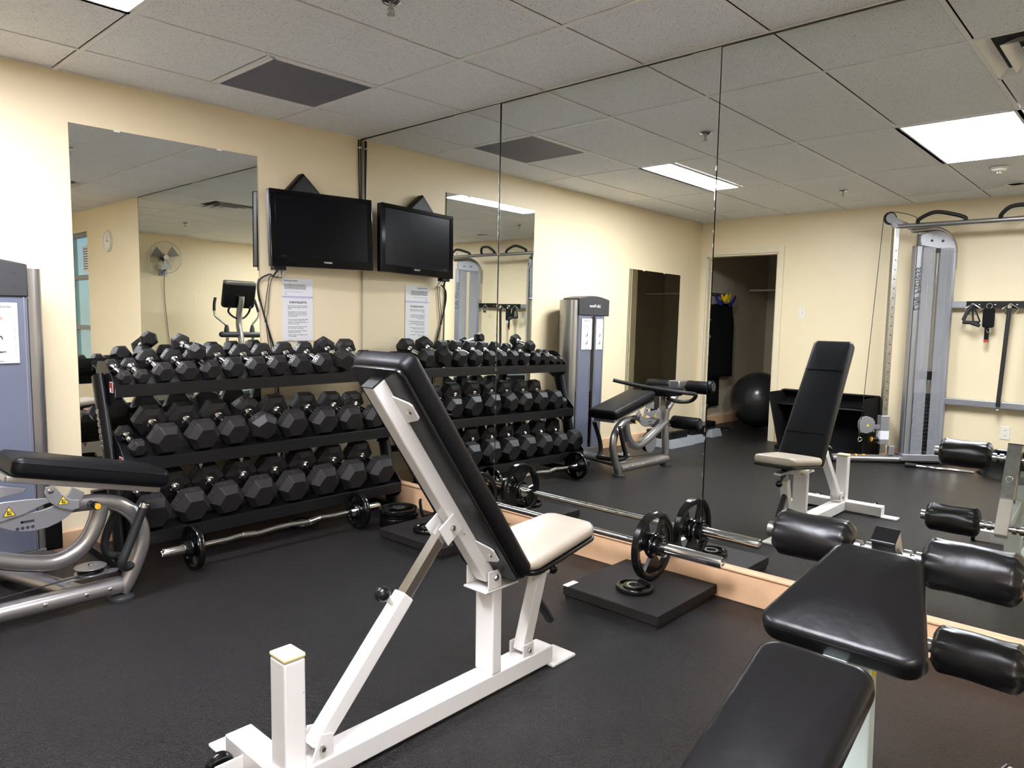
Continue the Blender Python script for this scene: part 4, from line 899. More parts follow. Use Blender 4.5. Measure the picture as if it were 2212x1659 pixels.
        for zz in (1.132, 1.062):
            b = MB(); 
            for (a0, a1, c0, c1) in ((-.42, .42, .030, .0308), (-.42, .42, -.0308, -.030), (-.42, -.412, -.03, .03), (.412, .42, -.03, .03)): b.box(cx+wd*a0, cx+wd*a1, -.3069, -.3064, zz+c0, zz+c1)
            b.sphere((cx-.004, -.307, zz+.018), .0042, 8, 0, (1, .1, 1)); b.beam((cx-.006, -.3069, zz+.012), (cx-.012, -.3069, zz-.010), .0008, .009, (0, 1, 0)); b.beam((cx-.012, -.3069, zz-.010), (cx+.010, -.3069, zz-.012), .0008, .007, (0, 1, 0)); b.beam((cx+.010, -.3069, zz-.011), (cx+(.024 if zz < 1.1 else .012), -.3069, zz-(.010 if zz < 1.1 else .026)), .0008, .005, (0, 1, 0))
            b.build('exercise_diagram', 'ink', pl, 0)
leg_machine()

# ---------------------------------------------------------------- cable crossover machine on the far wall (seen in the mirror)
def tower(sgn, yc, t):
    def Y(y): return yc+sgn*(y-(-3.13))
    a = Vector((.68, .73*sgn, 0)).normalized(); sd = Vector((.73, -.68*sgn, 0))
    Pf = Vector((-4.42, Y(-2.36), 0)); Pb = Vector((-4.63, Y(-2.595), 0)); Uq = Vector((-4.28, Y(-2.205), 0))
    up = Vector((0, 0, 1)); n = a.cross(up)
    # frame column and see-through shroud
    b = MB(); b.beam(Pf+up*.07, Pf+up*2.0, .07, .075, tuple(a)); col = b.build('front_column', 'silver2', t, 0, .012, 3)
    b = MB(); b.beam(Pb+up*.07, Pb+up*1.98, .04, .07, tuple(a)); b.build('rear_column', 'silver2', t, 0, .01, 3)
    L = (Pf-Pb).length; mid = (Pf+Pb)/2
    for s in (-1, 1):
        c = mid+n*(s*.052); b = MB(); b.beam(c+up*.09-a*(L*.27), c+up*1.98-a*(L*.27), L*.40, .004, tuple(a)); b.beam(c+up*.09+a*(L*.25), c+up*1.98+a*(L*.25), L*.34, .004, tuple(a)); sh = b.build('side_shroud', 'clear', t, 0)
    b = MB()
    for s in (-.03, .03): b.cyl(mid+a*s+up*.1, mid+a*s+up*1.93, .009, 12)
    b.build('guide_rod', 'chrome', t)
    b = MB()
    for k in range(15): b.beam(mid+up*(.12+k*.036), mid+up*(.152+k*.036), .19, .075, tuple(a))
    b.build('weight_stack', 'bplast', t, 0, .002)
    b = MB(); b.beam(mid+up*.78, mid+up*.86, .16, .06, tuple(a)); b.build('counter_weight', 'bplast', t, 0, .004)
    # rounded head
    Q = Pb+up*1.94; hd = []
    for k in range(10): an = pi/2*k/9; hd.append((-L*.5-.02+.20*(1-cos(an)), 1.94+.20*sin(an)))
    poly = [(L*.5+.0, 1.99), (L*.5, 2.10)]+[(x, z) for x, z in hd[::-1]]
    b = MB(); b.prism([(x, z) for x, z in poly], mid, tuple(a), (0, 0, 1), .085); hd_ = b.build('tower_head', 'silver2', t, 40, .01)
    pts = [mid+a*(L*.5+.06)+up*2.13]+[mid+a*(x-.0)+up*(z+.012) for x, z in hd[::-1]]+[Pb-a*.02+up*1.8]
    b = MB(); b.tube(pts, .024, 14); b.build('head_tube', 'silver', t, 60)
    b = MB()
    for q in (-.04, .06): bolt(b, mid+a*q+n*.043+up*2.04, tuple(n), .012, .006); bolt(b, mid+a*q-n*.043+up*2.04, tuple(-n), .012, .006)
    b.build('head_bolt', 'dgrey', hd_)
    # chrome upright with carriage
    b = MB(); b.beam(Uq+up*.09, Uq+up*2.15, .05, .055, tuple(a)); ur = b.build('chrome_upright', 'steel', t, 0, .006)
    b = MB()
    for k in range(18): z = .5+k*.085; b.cyl(Uq+n*.0278+up*z, Uq+n*.0285+up*z, .006, 10); b.cyl(Uq-n*.0278+up*z, Uq-n*.0285+up*z, .006, 10)
    b.build('position_hole', 'ink', ur, 0)
    b = MB(); b.beam(Uq+up*.17, Uq+up*.44, .075, .08, tuple(a)); cr = b.build('carriage', 'silver2', t, 0, .005)
    b = MB(); b.beam(Uq+up*.22-n*.0, Uq+up*.30, .08, .081, tuple(a)); b.build('carriage_sticker', 'paper', cr, 0)
    kx = Uq+a*.045+up*.215
    b = MB(); b.cyl(kx, kx+a*.05, .020, 18); kb = b.build('pull_knob', 'bplast', cr)
    b = MB(); b.cyl(kx+a*.05, kx+a*.056, .022, 18); b.build('knob_insert', 'amber', kb, label='amber end of the pull knob')
    pc = Uq+a*.15+up*.345
    b = MB(); b.beam(Uq+a*.03+up*.33, Uq+a*.085+up*.33, .03, .04); b.cyl(Uq+a*.085+up*.28, Uq+a*.085+up*.38, .010, 12); b.build('swivel_arm', 'silver2', cr, 40, .003)
    b = MB(); b.lathe([(.055, -.016), (.055, -.010), (.0, -.010)], pc, tuple(n), 26)
    P_ = [(-.075, -.02), (-.06, -.065), (-.01, -.078), (.04, -.06), (.062, -.02), (.066, .03), (.045, .065), (-.0, .082), (-.05, .072), (-.075, .035)]
    b.prism(P_, pc+n*.018, tuple(-a), (0, 0, 1), .005); b.prism(P_, pc-n*.018, tuple(-a), (0, 0, 1), .005); b.build('pulley_housing', 'silver2', cr, 0, .002)
    b = MB(); b.cyl(pc-n*.014, pc+n*.014, .062, 30); b.build('pulley_wheel', 'bplast', cr, 40, .004)
    b = MB(); b.prism([(-.014, -.010), (.014, -.010), (0, .016)], pc+n*.0212, tuple(a), (0, 0, 1), .0006); b.build('warning_sticker', 'yellow', cr, 0)
    q = pc+a*.055
    b = MB(); b.sphere(q-up*.075, .018, 12); b.build('cable_stop', 'bplast', cr)
    b = MB(); b.torus(q-up*.135, tuple(n), .018, .0035, 20, 8); b.beam(q-up*.095+a*.012, q-up*.16+a*.014, .005, .005); b.build('carabiner', 'chrome', cr)
    # top pulley and cables
    tp = Uq+a*.06+up*2.235
    b = MB(); b.cyl(tp-n*.012, tp+n*.012, .058, 30); b.build('top_pulley', 'bplast', t, 40, .004)
    b = MB(); b.cyl(tp-n*.019, tp-n*.015, .045, 24); b.cyl(tp+n*.015, tp+n*.019, .045, 24); b.beam(Uq+up*2.15, tp, .03, .045, tuple(n)); b.beam(tp, Pf+up*2.13, .03, .045, tuple(n)); b.build('pulley_bracket', 'silver2', t, 0, .003)
    b = MB(); b.tube([tp+a*.058, pc+a*.055+up*.02], .003, 6); b.tube(sm([tp+up*.058, tp-a*.08+up*.055, tp-a*.2+up*.03, tp-a*.25-up*.02, Pf+up*1.95], 5), .003, 6); b.tube([Pf+n*.045+a*.03+up*2.0, Pf+n*.045+a*.03+up*.1], .003, 6); b.build('cable', 'cable', t)
    # feet
    F = Uq+a*.46; F.z = 0
    b = MB(); b.tube([F+up*.036, Pb+up*.036], .036, 18, True, 0, 1.2); ft = b.build('base_foot', 'silver', t, 50)
    b = MB()
    b.tube([F+up*.036-a*.012, F+up*.036+a*.01], .037, 16); b.build('end_cap', 'dgrey', ft)
    if sgn > 0:
        for i in range(4):
            c = F-a*(.07+i*.072)+up*.036
            b = MB(); b.tube([c, c-a*.018], .0372, 18, True, 0, 1.2); b.tube([c-a*.019, c-a*.034], .0372, 18, True, 1, 1.2); b.build('tape_stripe', ['yellow', 'red'], ft, 50)
    b = MB(); b.beam(mid+up*.03, mid+up*.09, L+.10, .13, tuple(a)); b.build('base_block', 'silver2', t, 0, .004)
    b = MB(); b.beam(Uq+n*.02-a*.075+up*.075, Uq+n*.02-a*.075+up*.16, .05, .03, tuple(a)); b.build('base_bracket', 'silver2', t, 0, .003)
    return Pf, Pb, Uq, n, a
t = thing('cable_machine', (-4.5, -3.13, 0), 'silver double tower cable machine with pull-up bar against the far wall', 'exercise machine')
Pf, Pb, Uq, n_, a_ = tower(1, -3.13, t)
s_txt = Pf+a_*.0+n_*.040
text('Life Fitness', .088, Pf+n_*.0385+Vector((0, 0, 1.60))-a_*.005, (0, 0, 1), tuple(-a_), 'ink', 'brand_lettering', t, 'CENTER', .0008, .35)
Pf2, Pb2, Uq2, n2, a2 = tower(-1, -3.13, t)
text('Life Fitness', .088, Pf2-n2*.0385+Vector((0, 0, 1.60)), (0, 0, 1), tuple(a2), 'ink', 'brand_lettering', t, 'CENTER', .0008, .35)
b = MB(); b.cyl((-4.30, Uq.y+.03, 2.165), (-4.30, Uq2.y-.03, 2.165), .022, 18); pu = b.build('pull_up_bar', 'silver', t)
for s, yy in ((1, -2.58), (-1, -3.68)):
    b = MB(); b.tube(sm([(-4.30, yy+.20*s, 2.175), (-4.28, yy+.19*s, 2.215), (-4.24, yy+.06*s, 2.262), (-4.26, yy-.08*s, 2.235), (-4.29, yy-.16*s, 2.205), (-4.30, yy-.165*s, 2.175)], 5), .017, 14); b.build('grip_handle', 'gripb', pu, 60)
b = MB(); b.tube(sm([(-4.30, -3.0, 2.175), (-4.27, -3.01, 2.21), (-4.24, -3.08, 2.262), (-4.24, -3.2, 2.262), (-4.27, -3.25, 2.21), (-4.30, -3.26, 2.175)], 5), .017, 14); b.build('grip_handle', 'gripb', pu, 60)
for z in (1.470, .590):
    b = MB(); b.box(-4.655, -4.605, Pb2.y, Pb.y, z-.030, z+.030); rl = b.build('cross_rail', 'silver2', t, 0, .006)
    b = MB()
    for yy in (Pb.y-.01, Pb2.y+.01): b.box(-4.66, -4.60, yy-.02, yy+.02, z-.09, z+.09)
    b.build('rail_bracket', 'silver2', rl, 0, .004)
    if z > 1:
        b = MB(); b.box(-4.605, -4.600, -3.62, -2.74, z-.032, z+.032); hp = b.build('hook_plate', 'bplast', rl, 0, .001)
        for yy in (-2.79, -2.91, -3.07, -3.25, -3.45):
            b = MB(); b.tube([(-4.60, yy, z-.005), (-4.57, yy, z-.012), (-4.56, yy, z+.008)], .004, 8); bolt(b, (-4.60, yy-.05, z), (1, 0, 0), .007, .004); b.build('hook', 'chrome', hp)
hx = -4.566
def tri_handle(y, label, drop, grip):
    t = thing('cable_attachment', (hx, y, 1.45), label, 'cable attachment', 'cable attachments hanging on the hook plate')
    z = 1.478
    b = MB(); b.tube([(hx, y, z), (hx+.004, y+.062, z-.045), (hx+.006, y+.02, z-.10)], .0045, 8); b.tube([(hx, y, z), (hx+.004, y-.062, z-.045), (hx+.006, y-.02, z-.10)], .0045, 8); b.build('metal_frame', 'chrome', t)
    return t, z
t, z = tri_handle(-2.80, 'pair of black strap handles hanging from the first hook of the cable machine', .1, 1)
b = MB(); b.tube(sm([(hx+.01, -2.80, z-.01), (hx+.015, -2.755, z-.09), (hx+.02, -2.735, z-.15)], 4), .016, 8, True, 0, .3); b.tube(sm([(hx+.01, -2.80, z-.01), (hx+.015, -2.84, z-.10), (hx+.02, -2.865, z-.16)], 4), .020, 8, True, 0, .3); b.tube(sm([(hx+.02, -2.80, z-.03), (hx+.03, -2.81, z-.12), (hx+.03, -2.82, z-.18)], 4), .022, 8, True, 0, .3); b.build('strap', 'gripb', t, 50)
b = MB(); b.cyl((hx+.02, -2.735, z-.165), (hx+.05, -2.86, z-.17), .016, 14); b.build('hand_grip', 'gripb', t); b = MB(); b.cyl((hx+.05, -2.79, z-.165), (hx+.06, -2.87, z-.195), .016, 14); b.build('hand_grip', 'gripb', t)
t = thing('ankle_strap', (hx, -2.925, 1.2), 'black padded ankle cuff hanging on the cable machine hook plate', 'cable attachment', 'cable attachments hanging on the hook plate')
b = MB(); b.cushion(rrect(-.045, .045, -.085, .085, .02), fr((hx, -2.925, z-.125), (0, 1, 0), (0, 0, 1)), .02, .006); b.build('padded_cuff', 'matblk', t, 50)
b = MB(); b.torus((hx+.01, -2.925, z-.020), (1, 0, 0), .022, .003); b.torus((hx+.012, -2.935, z-.235), (1, 0, 0), .018, .003); b.build('metal_ring', 'chrome', t)
b = MB(); b.box(hx, hx+.004, -2.935, -2.900, z-.34, z-.20); b.build('strap', 'matblk', t, 0); b = MB(); b.box(hx+.004, hx+.006, -2.932, -2.903, z-.34, z-.315); b.build('strap_tag', 'red', t, 0)
t, z = tri_handle(-3.08, 'long black tube bar hanging vertically with a metal stirrup from the hook plate', .1, 1)
b = MB(); b.cyl((hx+.02, -3.075, z-.03), (hx+.02, -3.045, .58), .017, 16); b.build('bar_tube', 'gripb', t); b = MB(); b.cyl((hx+.02, -3.0755, z-.015), (hx+.02, -3.075, z-.04), .018, 16); b.torus((hx+.02, -3.0445, .565), (1, 0, 0), .014, .003); b.build('bar_end', 'chrome', t)
t, z = tri_handle(-3.45, 'metal stirrup cable handle hanging on the last hook of the cable machine', .1, 1)
b = MB(); b.cyl((hx+.006, -3.47, z-.10), (hx+.006, -3.43, z-.10), .014, 14); b.build('hand_grip', 'gripb', t)
# things lying in front of that machine
b = MB(); b.tube(sm([(-4.22, -2.46, .017), (-4.25, -2.60, .017), (-4.245, -2.68, .017), (-4.28, -2.80, .017), (-4.29, -2.95, .017)], 5), .014, 14); b.cyl((-4.215, -2.435, .017), (-4.225, -2.49, .017), .017, 14)
t = tag(b.build('lat_bar', 'chrome'), 'bent chrome cable bar lying on the floor in front of the cable machine', 'cable attachment')
b = MB(); b.cyl((-4.215, -2.43, .0205), (-4.222, -2.52, .0205), .0195, 14); b.build('rubber_grip', 'gripb', t)
b = MB()
for k in range(5): a = k*1.3; b.sphere((-4.30+.05*cos(a), -3.12+.08*sin(a), .03), .055, 14, 0, (1.1, 1.4, .5))
tag(b.build('black_cloth', 'matblk'), 'crumpled black cloth on the floor before the cable machine', 'cloth')

# ---------------------------------------------------------------- far wall and closet
t = thing('light_switch', (XF+.004, -1.244, 1.388), 'white light switch on the cream wall right of the closet doorway', 'light switch')
MB().box(XF, XF+.006, -1.244-.037, -1.244+.037, 1.388-.06, 1.388+.06).build('cover_plate', 'plugw', t, 0, .002)
MB().box(XF+.006, XF+.014, -1.244-.006, -1.244+.006, 1.388-.014, 1.388+.014).build('toggle', 'plugw', t, 0, .002)
t = thing('wall_outlet', (XF+.004, -3.095, .342), 'white double outlet low on the far wall between the cable machine towers', 'outlet')
MB().box(XF, XF+.006, -3.095-.036, -3.095+.036, .342-.058, .342+.058).build('cover_plate', 'plugw', t, 0, .002)
b = MB()
for s in (-1, 1):
    for q in (-.007, .007): b.box(XF+.006, XF+.0075, -3.095+q-.0012, -3.095+q+.0012, .342+s*.024-.006, .342+s*.024+.006)
b.build('socket_slot', 'ink', t, 0)
t = thing('storage_box', (-4.48, -1.6, 0), 'low black open storage bench along the far wall beside the closet doorway', 'storage bench')
b = MB(); b.box(-4.67, -4.655, -2.08, -1.10, .0, .575); b.build('back_panel', 'matblk', t, 0, .003)
b = MB(); b.box(-4.655, -4.26, -2.05, -1.20, .0, .035); b.build('bottom_panel', 'matblk', t, 0, .004)
for yy in (-1.13, -2.05):
    s = 1 if yy > -1.5 else -1
    b = MB(); b.add([(-4.655, yy-.008-(.05 if s > 0 else 0), 0), (-4.26, yy-.008-(.12 if s > 0 else 0), 0), (-4.22, yy-.008, .575), (-4.655, yy-.008, .575), (-4.655, yy+.008-(.05 if s > 0 else 0), 0), (-4.26, yy+.008-(.12 if s > 0 else 0), 0), (-4.22, yy+.008, .575), (-4.655, yy+.008, .575)], [(0, 1, 2, 3), (7, 6, 5, 4), (0, 4, 5, 1), (1, 5, 6, 2), (2, 6, 7, 3), (3, 7, 4, 0)]); b.build('end_panel', 'matblk', t, 0, .003)
b = MB(); b.box(-4.655, -4.40, -2.04, -1.14, .44, .455); b.build('shelf', 'vinyl', t, 0, .003)
b = MB(); b.box(-4.66, -4.56, -2.06, -1.12, .575, .587); b.build('top_rail', 'matblk', t, 0, .003)
# hanging mats on the closet side wall
t = thing('hook_rail', (-5.25, .07, 1.60), 'dark hook rail on the closet side wall holding mats and bands', 'hook rail')
MB().box(-5.62, -4.86, .070, .080, 1.60, 1.64).build('rail', 'dgrey', t, 0, .002)
for k in range(5):
    x = -4.92-k*.16; b = MB(); b.tube([(x, .07, 1.62), (x, .03, 1.615), (x, .012, 1.635)], .005, 8); b.build('hook', 'chrome', t)
def mat_hang(x0, x1, z0, z1, y, label, m='matblk'):
    vs = []; fs = []; n = 16; k = 14
    for i in range(n+1):
        for j in range(k+1):
            u_ = i/n; v_ = j/k; sag = 1-.06*(1-v_); xx = (x0+x1)/2+(u_-.5)*(x1-x0)*(.80+.2*min(1, (1-v_)*4)); vs.append((xx, y+.010*sin(u_*9+v_*2)*(1-v_)**.3-.012*sin(u_*pi), z0+(z1-z0)*v_+.012*sin(u_*5)))
    for i in range(n):
        for j in range(k): a = i*(k+1)+j; fs.append((a, a+k+1, a+k+2, a+1))
    b = MB(); b.add(vs, fs); o = b.build('exercise_mat', m, None, 60); md = o.modifiers.new('thick', 'SOLIDIFY'); md.thickness = .012; md.offset = 0
    return tag(o, label, 'exercise mat', 'exercise mats hanging in the closet')
mat_hang(-5.70, -4.86, .60, 1.50, -.005, 'wide black exercise mat hanging frontmost on the closet hook rail')
mat_hang(-5.45, -4.80, .24, 1.46, .035, 'longer black exercise mat hanging behind the wide one in the closet')
def cloth(x0, x1, z0, z1, y, m, label, cat):
    b = MB(); b.tube(sm([(x0, y, z1), (x0+(x1-x0)*.3, y-.01, z0), ((x0+x1)/2, y-.015, z1-.02), (x0+(x1-x0)*.8, y-.01, z0+.01), (x1, y, z1-.01)], 5), .03, 8, True, 0, .35); return tag(b.build('resistance_band', m, None, 60), label, cat, 'bands on the closet hook rail')
cloth(-5.62, -5.10, 1.50, 1.60, -.045, 'blue', 'blue resistance band draped over the mats on the hook rail', 'resistance band')
cloth(-5.42, -5.20, 1.54, 1.62, -.075, 'yellow', 'yellow resistance band draped over the blue one on the hook rail', 'resistance band')
b = MB(); b.tube([(-4.90, .0, 1.62), (-4.90, -.01, 1.46)], .03, 8, True, 0, .35); tag(b.build('resistance_band', 'red', None, 60), 'red resistance band hanging at the near end of the hook rail', 'resistance band', 'bands on the closet hook rail')
t = thing('stability_ball', (-5.66, -.40, 0), 'large dark grey exercise ball on the closet floor', 'exercise ball')
b = MB(); N = 40; b.lathe([(.345*sin(pi*i/N), -.345*cos(pi*i/N)*.985) for i in range(N+1)], (-5.66, -.40, .341), (.3, .1, 1), 56); b.build('ball_shell', 'ballm', t, 80)
b = MB(); b.sphere((-6.05, -.78, .13), .13, 20); tag(b.build('small_ball', 'blue'), 'small blue ball behind the large exercise ball in the closet', 'ball')
b = MB(); b.cyl((-6.3, .078, 1.72), (-6.3, -1.80, 1.72), .014, 12); tag(b.build('closet_rod', 'plugw'), 'thin white closet rod high across the dark closet', 'rod')
b = MB(); b.tube(sm([(-5.25, -.10, .008), (-5.20, -.28, .008), (-5.05, -.30, .008), (-5.10, -.12, .008), (-5.3, -.20, .008), (-5.5, -.05, .008)], 6), .006, 6); tag(b.build('floor_cord', 'cable'), 'thin black cord coiled on the closet floor', 'cord')
def step(cx, cy, L, W_, hgt, label):
    t = thing('aerobic_step', (cx, cy, 0), label, 'aerobic step', 'aerobic steps beside the closet doorway')
    for s in (-1, 1):
        x = cx+s*(L/2-.075)
        for k in range(1):
            q = -.04; b = MB(); h = hgt
            b.add([(x-.08+q, cy-W_/2+q, k*h), (x+.08-q, cy-W_/2+q, k*h), (x+.08-q, cy+W_/2-q, k*h), (x-.08+q, cy+W_/2-q, k*h), (x-.062+q, cy-W_/2+.02+q, k*h+h*.96), (x+.062-q, cy-W_/2+.02+q, k*h+h*.96), (x+.062-q, cy+W_/2-.02-q, k*h+h*.96), (x-.062+q, cy+W_/2-.02-q, k*h+h*.96)], [(3, 2, 1, 0), (4, 5, 6, 7), (0, 1, 5, 4), (1, 2, 6, 5), (2, 3, 7, 6), (3, 0, 4, 7)]); b.build('riser', 'greyp', t, 0, .003)
    b = MB(); b.cushion(rrect(cx-L/2, cx+L/2, cy-W_/2+.01, cy+W_/2-.01, .04), Matrix.Translation((0, 0, hgt*.94)), .085, .014); b.build('step_deck', 'bplast', t, 50)
step(-3.66, -.27, .38, .32, .085, 'black and grey aerobic step behind the leg machine, nearer the weight tower')
step(-4.27, -.24, .62, .34, .085, 'black and grey aerobic step in the corner by the closet doorway')

# ---------------------------------------------------------------- rear end of the room (seen only in the mirrors)
t = thing('wall_clock', (-.004, -4.82, 1.905), 'round white wall clock on the cream wall beyond the tall mirrors', 'clock')
b = MB(); b.lathe([(.120, 0), (.122, .018), (.116, .030), (.104, .030), (.104, .022)], (0, -4.82, 2.02), (-1, 0, 0), 40); b.build('clock_rim', 'plugw', t)
b = MB(); b.cyl((-.015, -4.82, 2.02), (-.021, -4.82, 2.02), .105, 40); fc = b.build('clock_face', 'clockf', t)
b = MB(); b.beam((-.0225, -4.82, 2.02), (-.0225, -4.80, 2.085), .002, .006, (1, 0, 0)); b.beam((-.0225, -4.82, 2.02), (-.0225, -4.765, 2.01), .002, .008, (1, 0, 0)); b.build('clock_hand', 'ink', fc, 0)
b = MB()
for k in range(12): a = 2*pi*k/12; c = Vector((-.0225, -4.82+.09*sin(a), 2.02+.09*cos(a))); b.box(c.x-.0008, c.x+.0008, c.y-.003, c.y+.003, c.z-.004, c.z+.004)
b.build('hour_mark', 'ink', fc, 0)
# window
wy0, wy1, wz0, wz1 = -6.90, -5.535, .52, 2.18
wb = MB()
for (a, b_, c, d) in ((wy0, wy1, wz0, wz0+.05), (wy0, wy1, wz1-.05, wz1), (wy0, wy0+.05, wz0, wz1), (wy1-.03, wy1, wz0, wz1), (wy0, wy1, 1.00, 1.055), (wy0, wy1, 1.615, 1.67), (-6.24, -6.19, wz0, wz1)): wb.box(.02, .09, a, b_, c, d)
wf = struct(wb.build('window_1', 'silver2', None, 0, .004))
b = MB(); b.box(.05, .054, wy0+.05, wy1-.03, wz0+.05, wz1-.05); b.build('window_pane', 'wglass', wf, 0)
b = MB(); b.box(-.04, .13, wy0, wy1, wz0-.03, wz0); b.build('window_sill', 'door', wf, 0, .004)
t = thing('notice_sheet', (.046, -5.72, 1.72), 'white notice sheet taped inside the window glass', 'notice')
b = MB(); b.box(.0455, .0475, -5.86, -5.60, 1.70, 2.02); pp = b.build('paper', 'paper', t, 0)
b = MB()
for k in range(9): b.box(.0450, .0453, -5.84, -5.62-(k % 3)*.02, 1.74+k*.03, 1.75+k*.03)
b.build('printed_text', 'ink', pp, 0)
hb = MB(); rr = random.Random(5)
for i in range(2600):
    c = Vector((2.2+rr.uniform(-.5, .5), rr.uniform(-9.5, -2.5), rr.uniform(-.2, 2.1+.3*sin(i)))); s = rr.uniform(.05, .11); e1 = Vector((rr.uniform(-1, 1), rr.uniform(-1, 1), rr.uniform(-1, 1))).normalized(); e2 = e1.cross(Vector((rr.uniform(-1, 1), rr.uniform(-1, 1), rr.uniform(-1, 1)))).normalized()
    hb.add([c-e1*s, c-e2*s*.5, c+e1*s, c+e2*s*.5], [(0, 1, 2, 3)])
hb.box(2.3, 2.6, -9.5, -2.5, -.3, 1.8)
o = tag(hb.build('garden_hedge', 'leaf', None, 0), 'green garden hedge outside the rear window', 'hedge'); o['kind'] = 'stuff'
struct(MB().box(.3, 12, -20, 6, -.4, -.3).build('outdoor_ground', 'greyp', None, 0))
# oscillating wall fan
fc = Vector((-1.57, -7.18, 2.07)); ax = Vector((.15, 1, 0)).normalized()
t = thing('wall_fan', (-1.57, -7.33, 1.85), 'round chrome wire wall fan high on the rear wall', 'fan')
b = MB()
for k in range(36):
    a = 2*pi*k/36; e1 = ax.cross(Vector((0, 0, 1))).normalized(); q = e1*cos(a)+Vector((0, 0, 1))*sin(a)
    b.tube([fc+ax*.06+q*.04, fc+ax*.05+q*.14, fc+q*.235], .0012, 4, False); b.tube([fc-ax*.06+q*.05, fc-ax*.05+q*.14, fc+q*.235], .0012, 4, False)
b.torus(fc, tuple(ax), .237, .005, 48, 8); b.torus(fc+ax*.05, tuple(ax), .14, .0018, 36, 6); b.build('wire_guard', 'glass', t, 60)
b = MB(); b.cyl(fc+ax*.055, fc+ax*.066, .035, 24); b.build('guard_badge', 'plugw', t)
b = MB()
for k in range(3):
    a = 2*pi*k/3; e1 = ax.cross(Vector((0, 0, 1))).normalized(); q = e1*cos(a)+Vector((0, 0, 1))*sin(a); q2 = e1*cos(a+.9)+Vector((0, 0, 1))*sin(a+.9)
    b.add([fc+q*.03-ax*.012, fc+q*.20-ax*.02, fc+q2*.20+ax*.02, fc+q2*.03+ax*.012, fc+q*.03-ax*.009, fc+q*.20-ax*.017, fc+q2*.20+ax*.023, fc+q2*.03+ax*.015], [(0, 1, 2, 3), (7, 6, 5, 4), (0, 4, 5, 1), (1, 5, 6, 2), (2, 6, 7, 3), (3, 7, 4, 0)])
b.cyl(fc-ax*.02, fc+ax*.02, .034, 20); b.build('fan_blade', 'steel', t, 0)
b = MB(); b.cyl(fc-ax*.15, fc-ax*.055, .05, 22); b.cyl(fc-ax*.12, (-1.60, -7.27, 1.86), .018, 12); b.build('fan_motor', 'bplast', t, 40, .004)
b = MB(); b.box(-1.66, -1.54, -7.36, -7.345, 1.80, 1.90); b.box(-1.62, -1.58, -7.35, -7.24, 1.83, 1.87); b.build('wall_bracket', 'silver2', t, 0, .003)
b = MB(); b.tube(sm([(-1.60, -7.30, 1.83), (-1.61, -7.34, 1.6), (-1.64, -7.345, 1.2), (-1.70, -7.345, .7), (-1.82, -7.345, .4)], 6), .004, 6); b.build('power_cord', 'cable', t)
t = thing('wall_outlet', (-1.82, -7.357, .33), 'black outlet box on the rear wall below the fan cord', 'outlet')
MB().box(-1.90, -1.74, -7.36, -7.335, .34, .40).build('cover_plate', 'bplast', t, 0, .003)
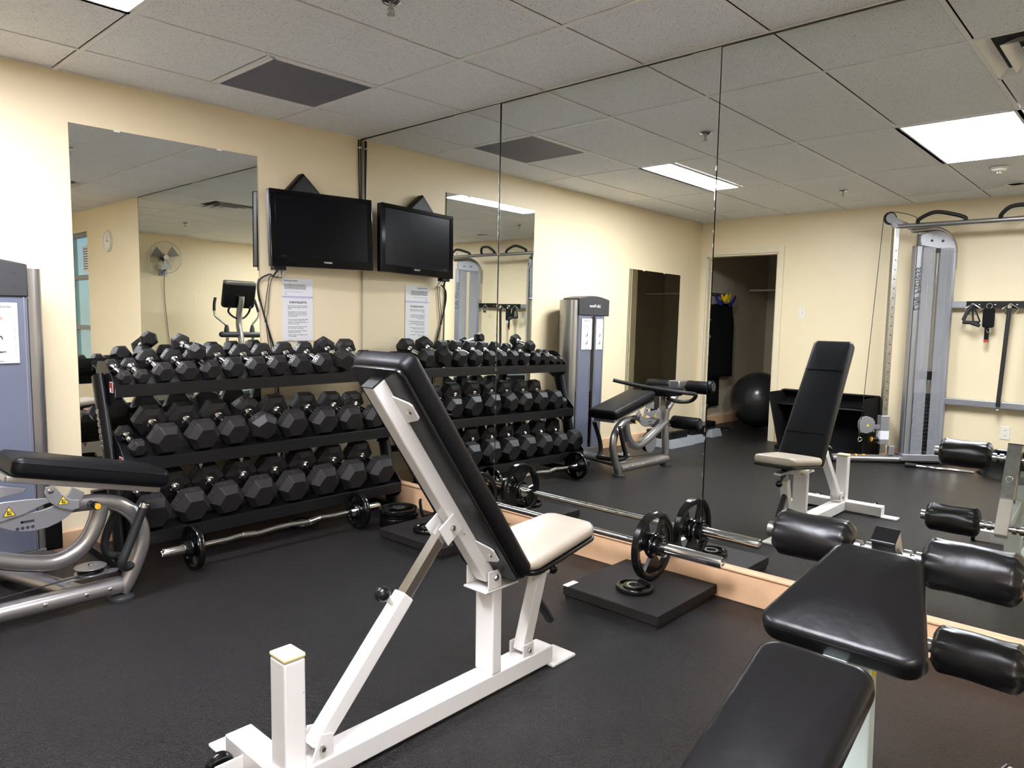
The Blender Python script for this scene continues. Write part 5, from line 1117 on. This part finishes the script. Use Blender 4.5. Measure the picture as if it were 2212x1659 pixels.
# elliptical trainer
def elliptical():
    cx, y = -2.0, -5.6
    t = thing('elliptical_trainer', (cx, y-.6, 0), 'silver and black elliptical trainer with console, at the rear of the room', 'exercise machine')
    b = MB(); b.cushion(rrect(cx-.16, cx+.16, y-.32, y+.22, .1), Matrix.Translation((0, 0, .06)), .55, .06, .05); b.build('drive_shroud', 'dgrey', t, 60)
    b = MB(); b.cushion(rrect(cx-.20, cx+.20, y-.36, y+.26, .1), Matrix.Translation((0, 0, 0)), .10, .03, .0); b.build('base', 'silver2', t, 60)
    b = MB(); b.tube([(cx, y-.2, .045), (cx, y-1.55, .045)], .04, 14, True, 0, 1.5); b.box(cx-.30, cx+.30, y-1.60, y-1.50, 0, .06); b.build('rear_beam', 'silver', t, 40, .004)
    b = MB(); b.tube(sm([(cx, y+.02, .50), (cx, y+.03, .80), (cx, y+.01, .95), (cx-.0, y-.04, 1.10), (cx, y-.03, 1.28), (cx, y+.02, 1.42), (cx, y+.03, 1.50)], 5), .042, 18); b.build('console_mast', 'silver', t, 60)
    b = MB(); X = fr((cx, y-.02, 1.50), (1, 0, 0), (0, .22, 1))
    b.cushion(rrect(-.24, .24, -.17, .20, .05), X, .06, .018); cs = b.build('console_body', 'bplast', t, 50)
    b = MB(); b.cushion(rrect(-.235, .235, .155, .215, .028), X @ Matrix.Translation((0, 0, -.01)), .08, .014); b.build('console_hood', 'silver', cs, 50)
    b = MB(); b.box(-.16, .16, -.10, .12, .06, .062, X); b.build('console_screen', 'screen', cs, 0)
    b = MB(); b.tube(sm([(cx-.15, y-.0, 1.36), (cx-.15, y-.05, 1.28), (cx-.06, y-.03, 1.20), (cx+.06, y-.03, 1.20), (cx+.15, y-.05, 1.28), (cx+.15, y, 1.36)], 5), .014, 12); b.build('fixed_handlebar', 'gripb', t, 60)
    b = MB(); b.tube([(cx-.27, y+.0, .965), (cx+.27, y+.0, .965)], .040, 18); b.sphere((cx-.27, y, .965), .040, 16); b.sphere((cx+.27, y, .965), .040, 16); b.build('arm_pivot_tube', 'dgrey', t, 50)
    for s in (-1, 1):
        b = MB(); b.tube(sm([(cx+s*.19, y-.02, .97), (cx+s*.195, y-.04, 1.09), (cx+s*.25, y-.06, 1.15), (cx+s*.32, y-.09, 1.22), (cx+s*.33, y-.10, 1.30)], 5), .014, 14); ar = b.build('moving_arm', 'silver', t, 60)
        b = MB(); b.tube(sm([(cx+s*.33, y-.10, 1.29), (cx+s*.315, y-.13, 1.38), (cx+s*.29, y-.15, 1.47)], 5), .020, 14); b.build('arm_grip', 'gripb', ar, 60)
        b = MB(); b.lathe([(.036, 0), (.032, .05), (.018, .10)], (cx+s*.19, y-.02, 1.0), (0, 0, 1), 18); b.build('arm_boot', 'dgrey', ar)
        b = MB(); b.tube([(cx+s*.19, y, .94), (cx+s*.19, y-.05, .40)], .022, 14); b.tube([(cx+s*.19, y-.06, .36), (cx+s*.17, y-1.35, .22)], .024, 14); b.build('lower_link', 'silver', t, 50)
        b = MB(); b.cushion(rrect(cx+s*.17-.07, cx+s*.17+.07, y-.95, y-.58, .03), Matrix.Translation((0, 0, .31)), .03, .008); b.build('foot_pedal', 'bplast', t, 50)
        b = MB(); b.cyl((cx+s*.155, y-.08, .36), (cx+s*.235, y-.08, .36), .04, 18); b.build('link_bushing', 'bplast', t)
elliptical()
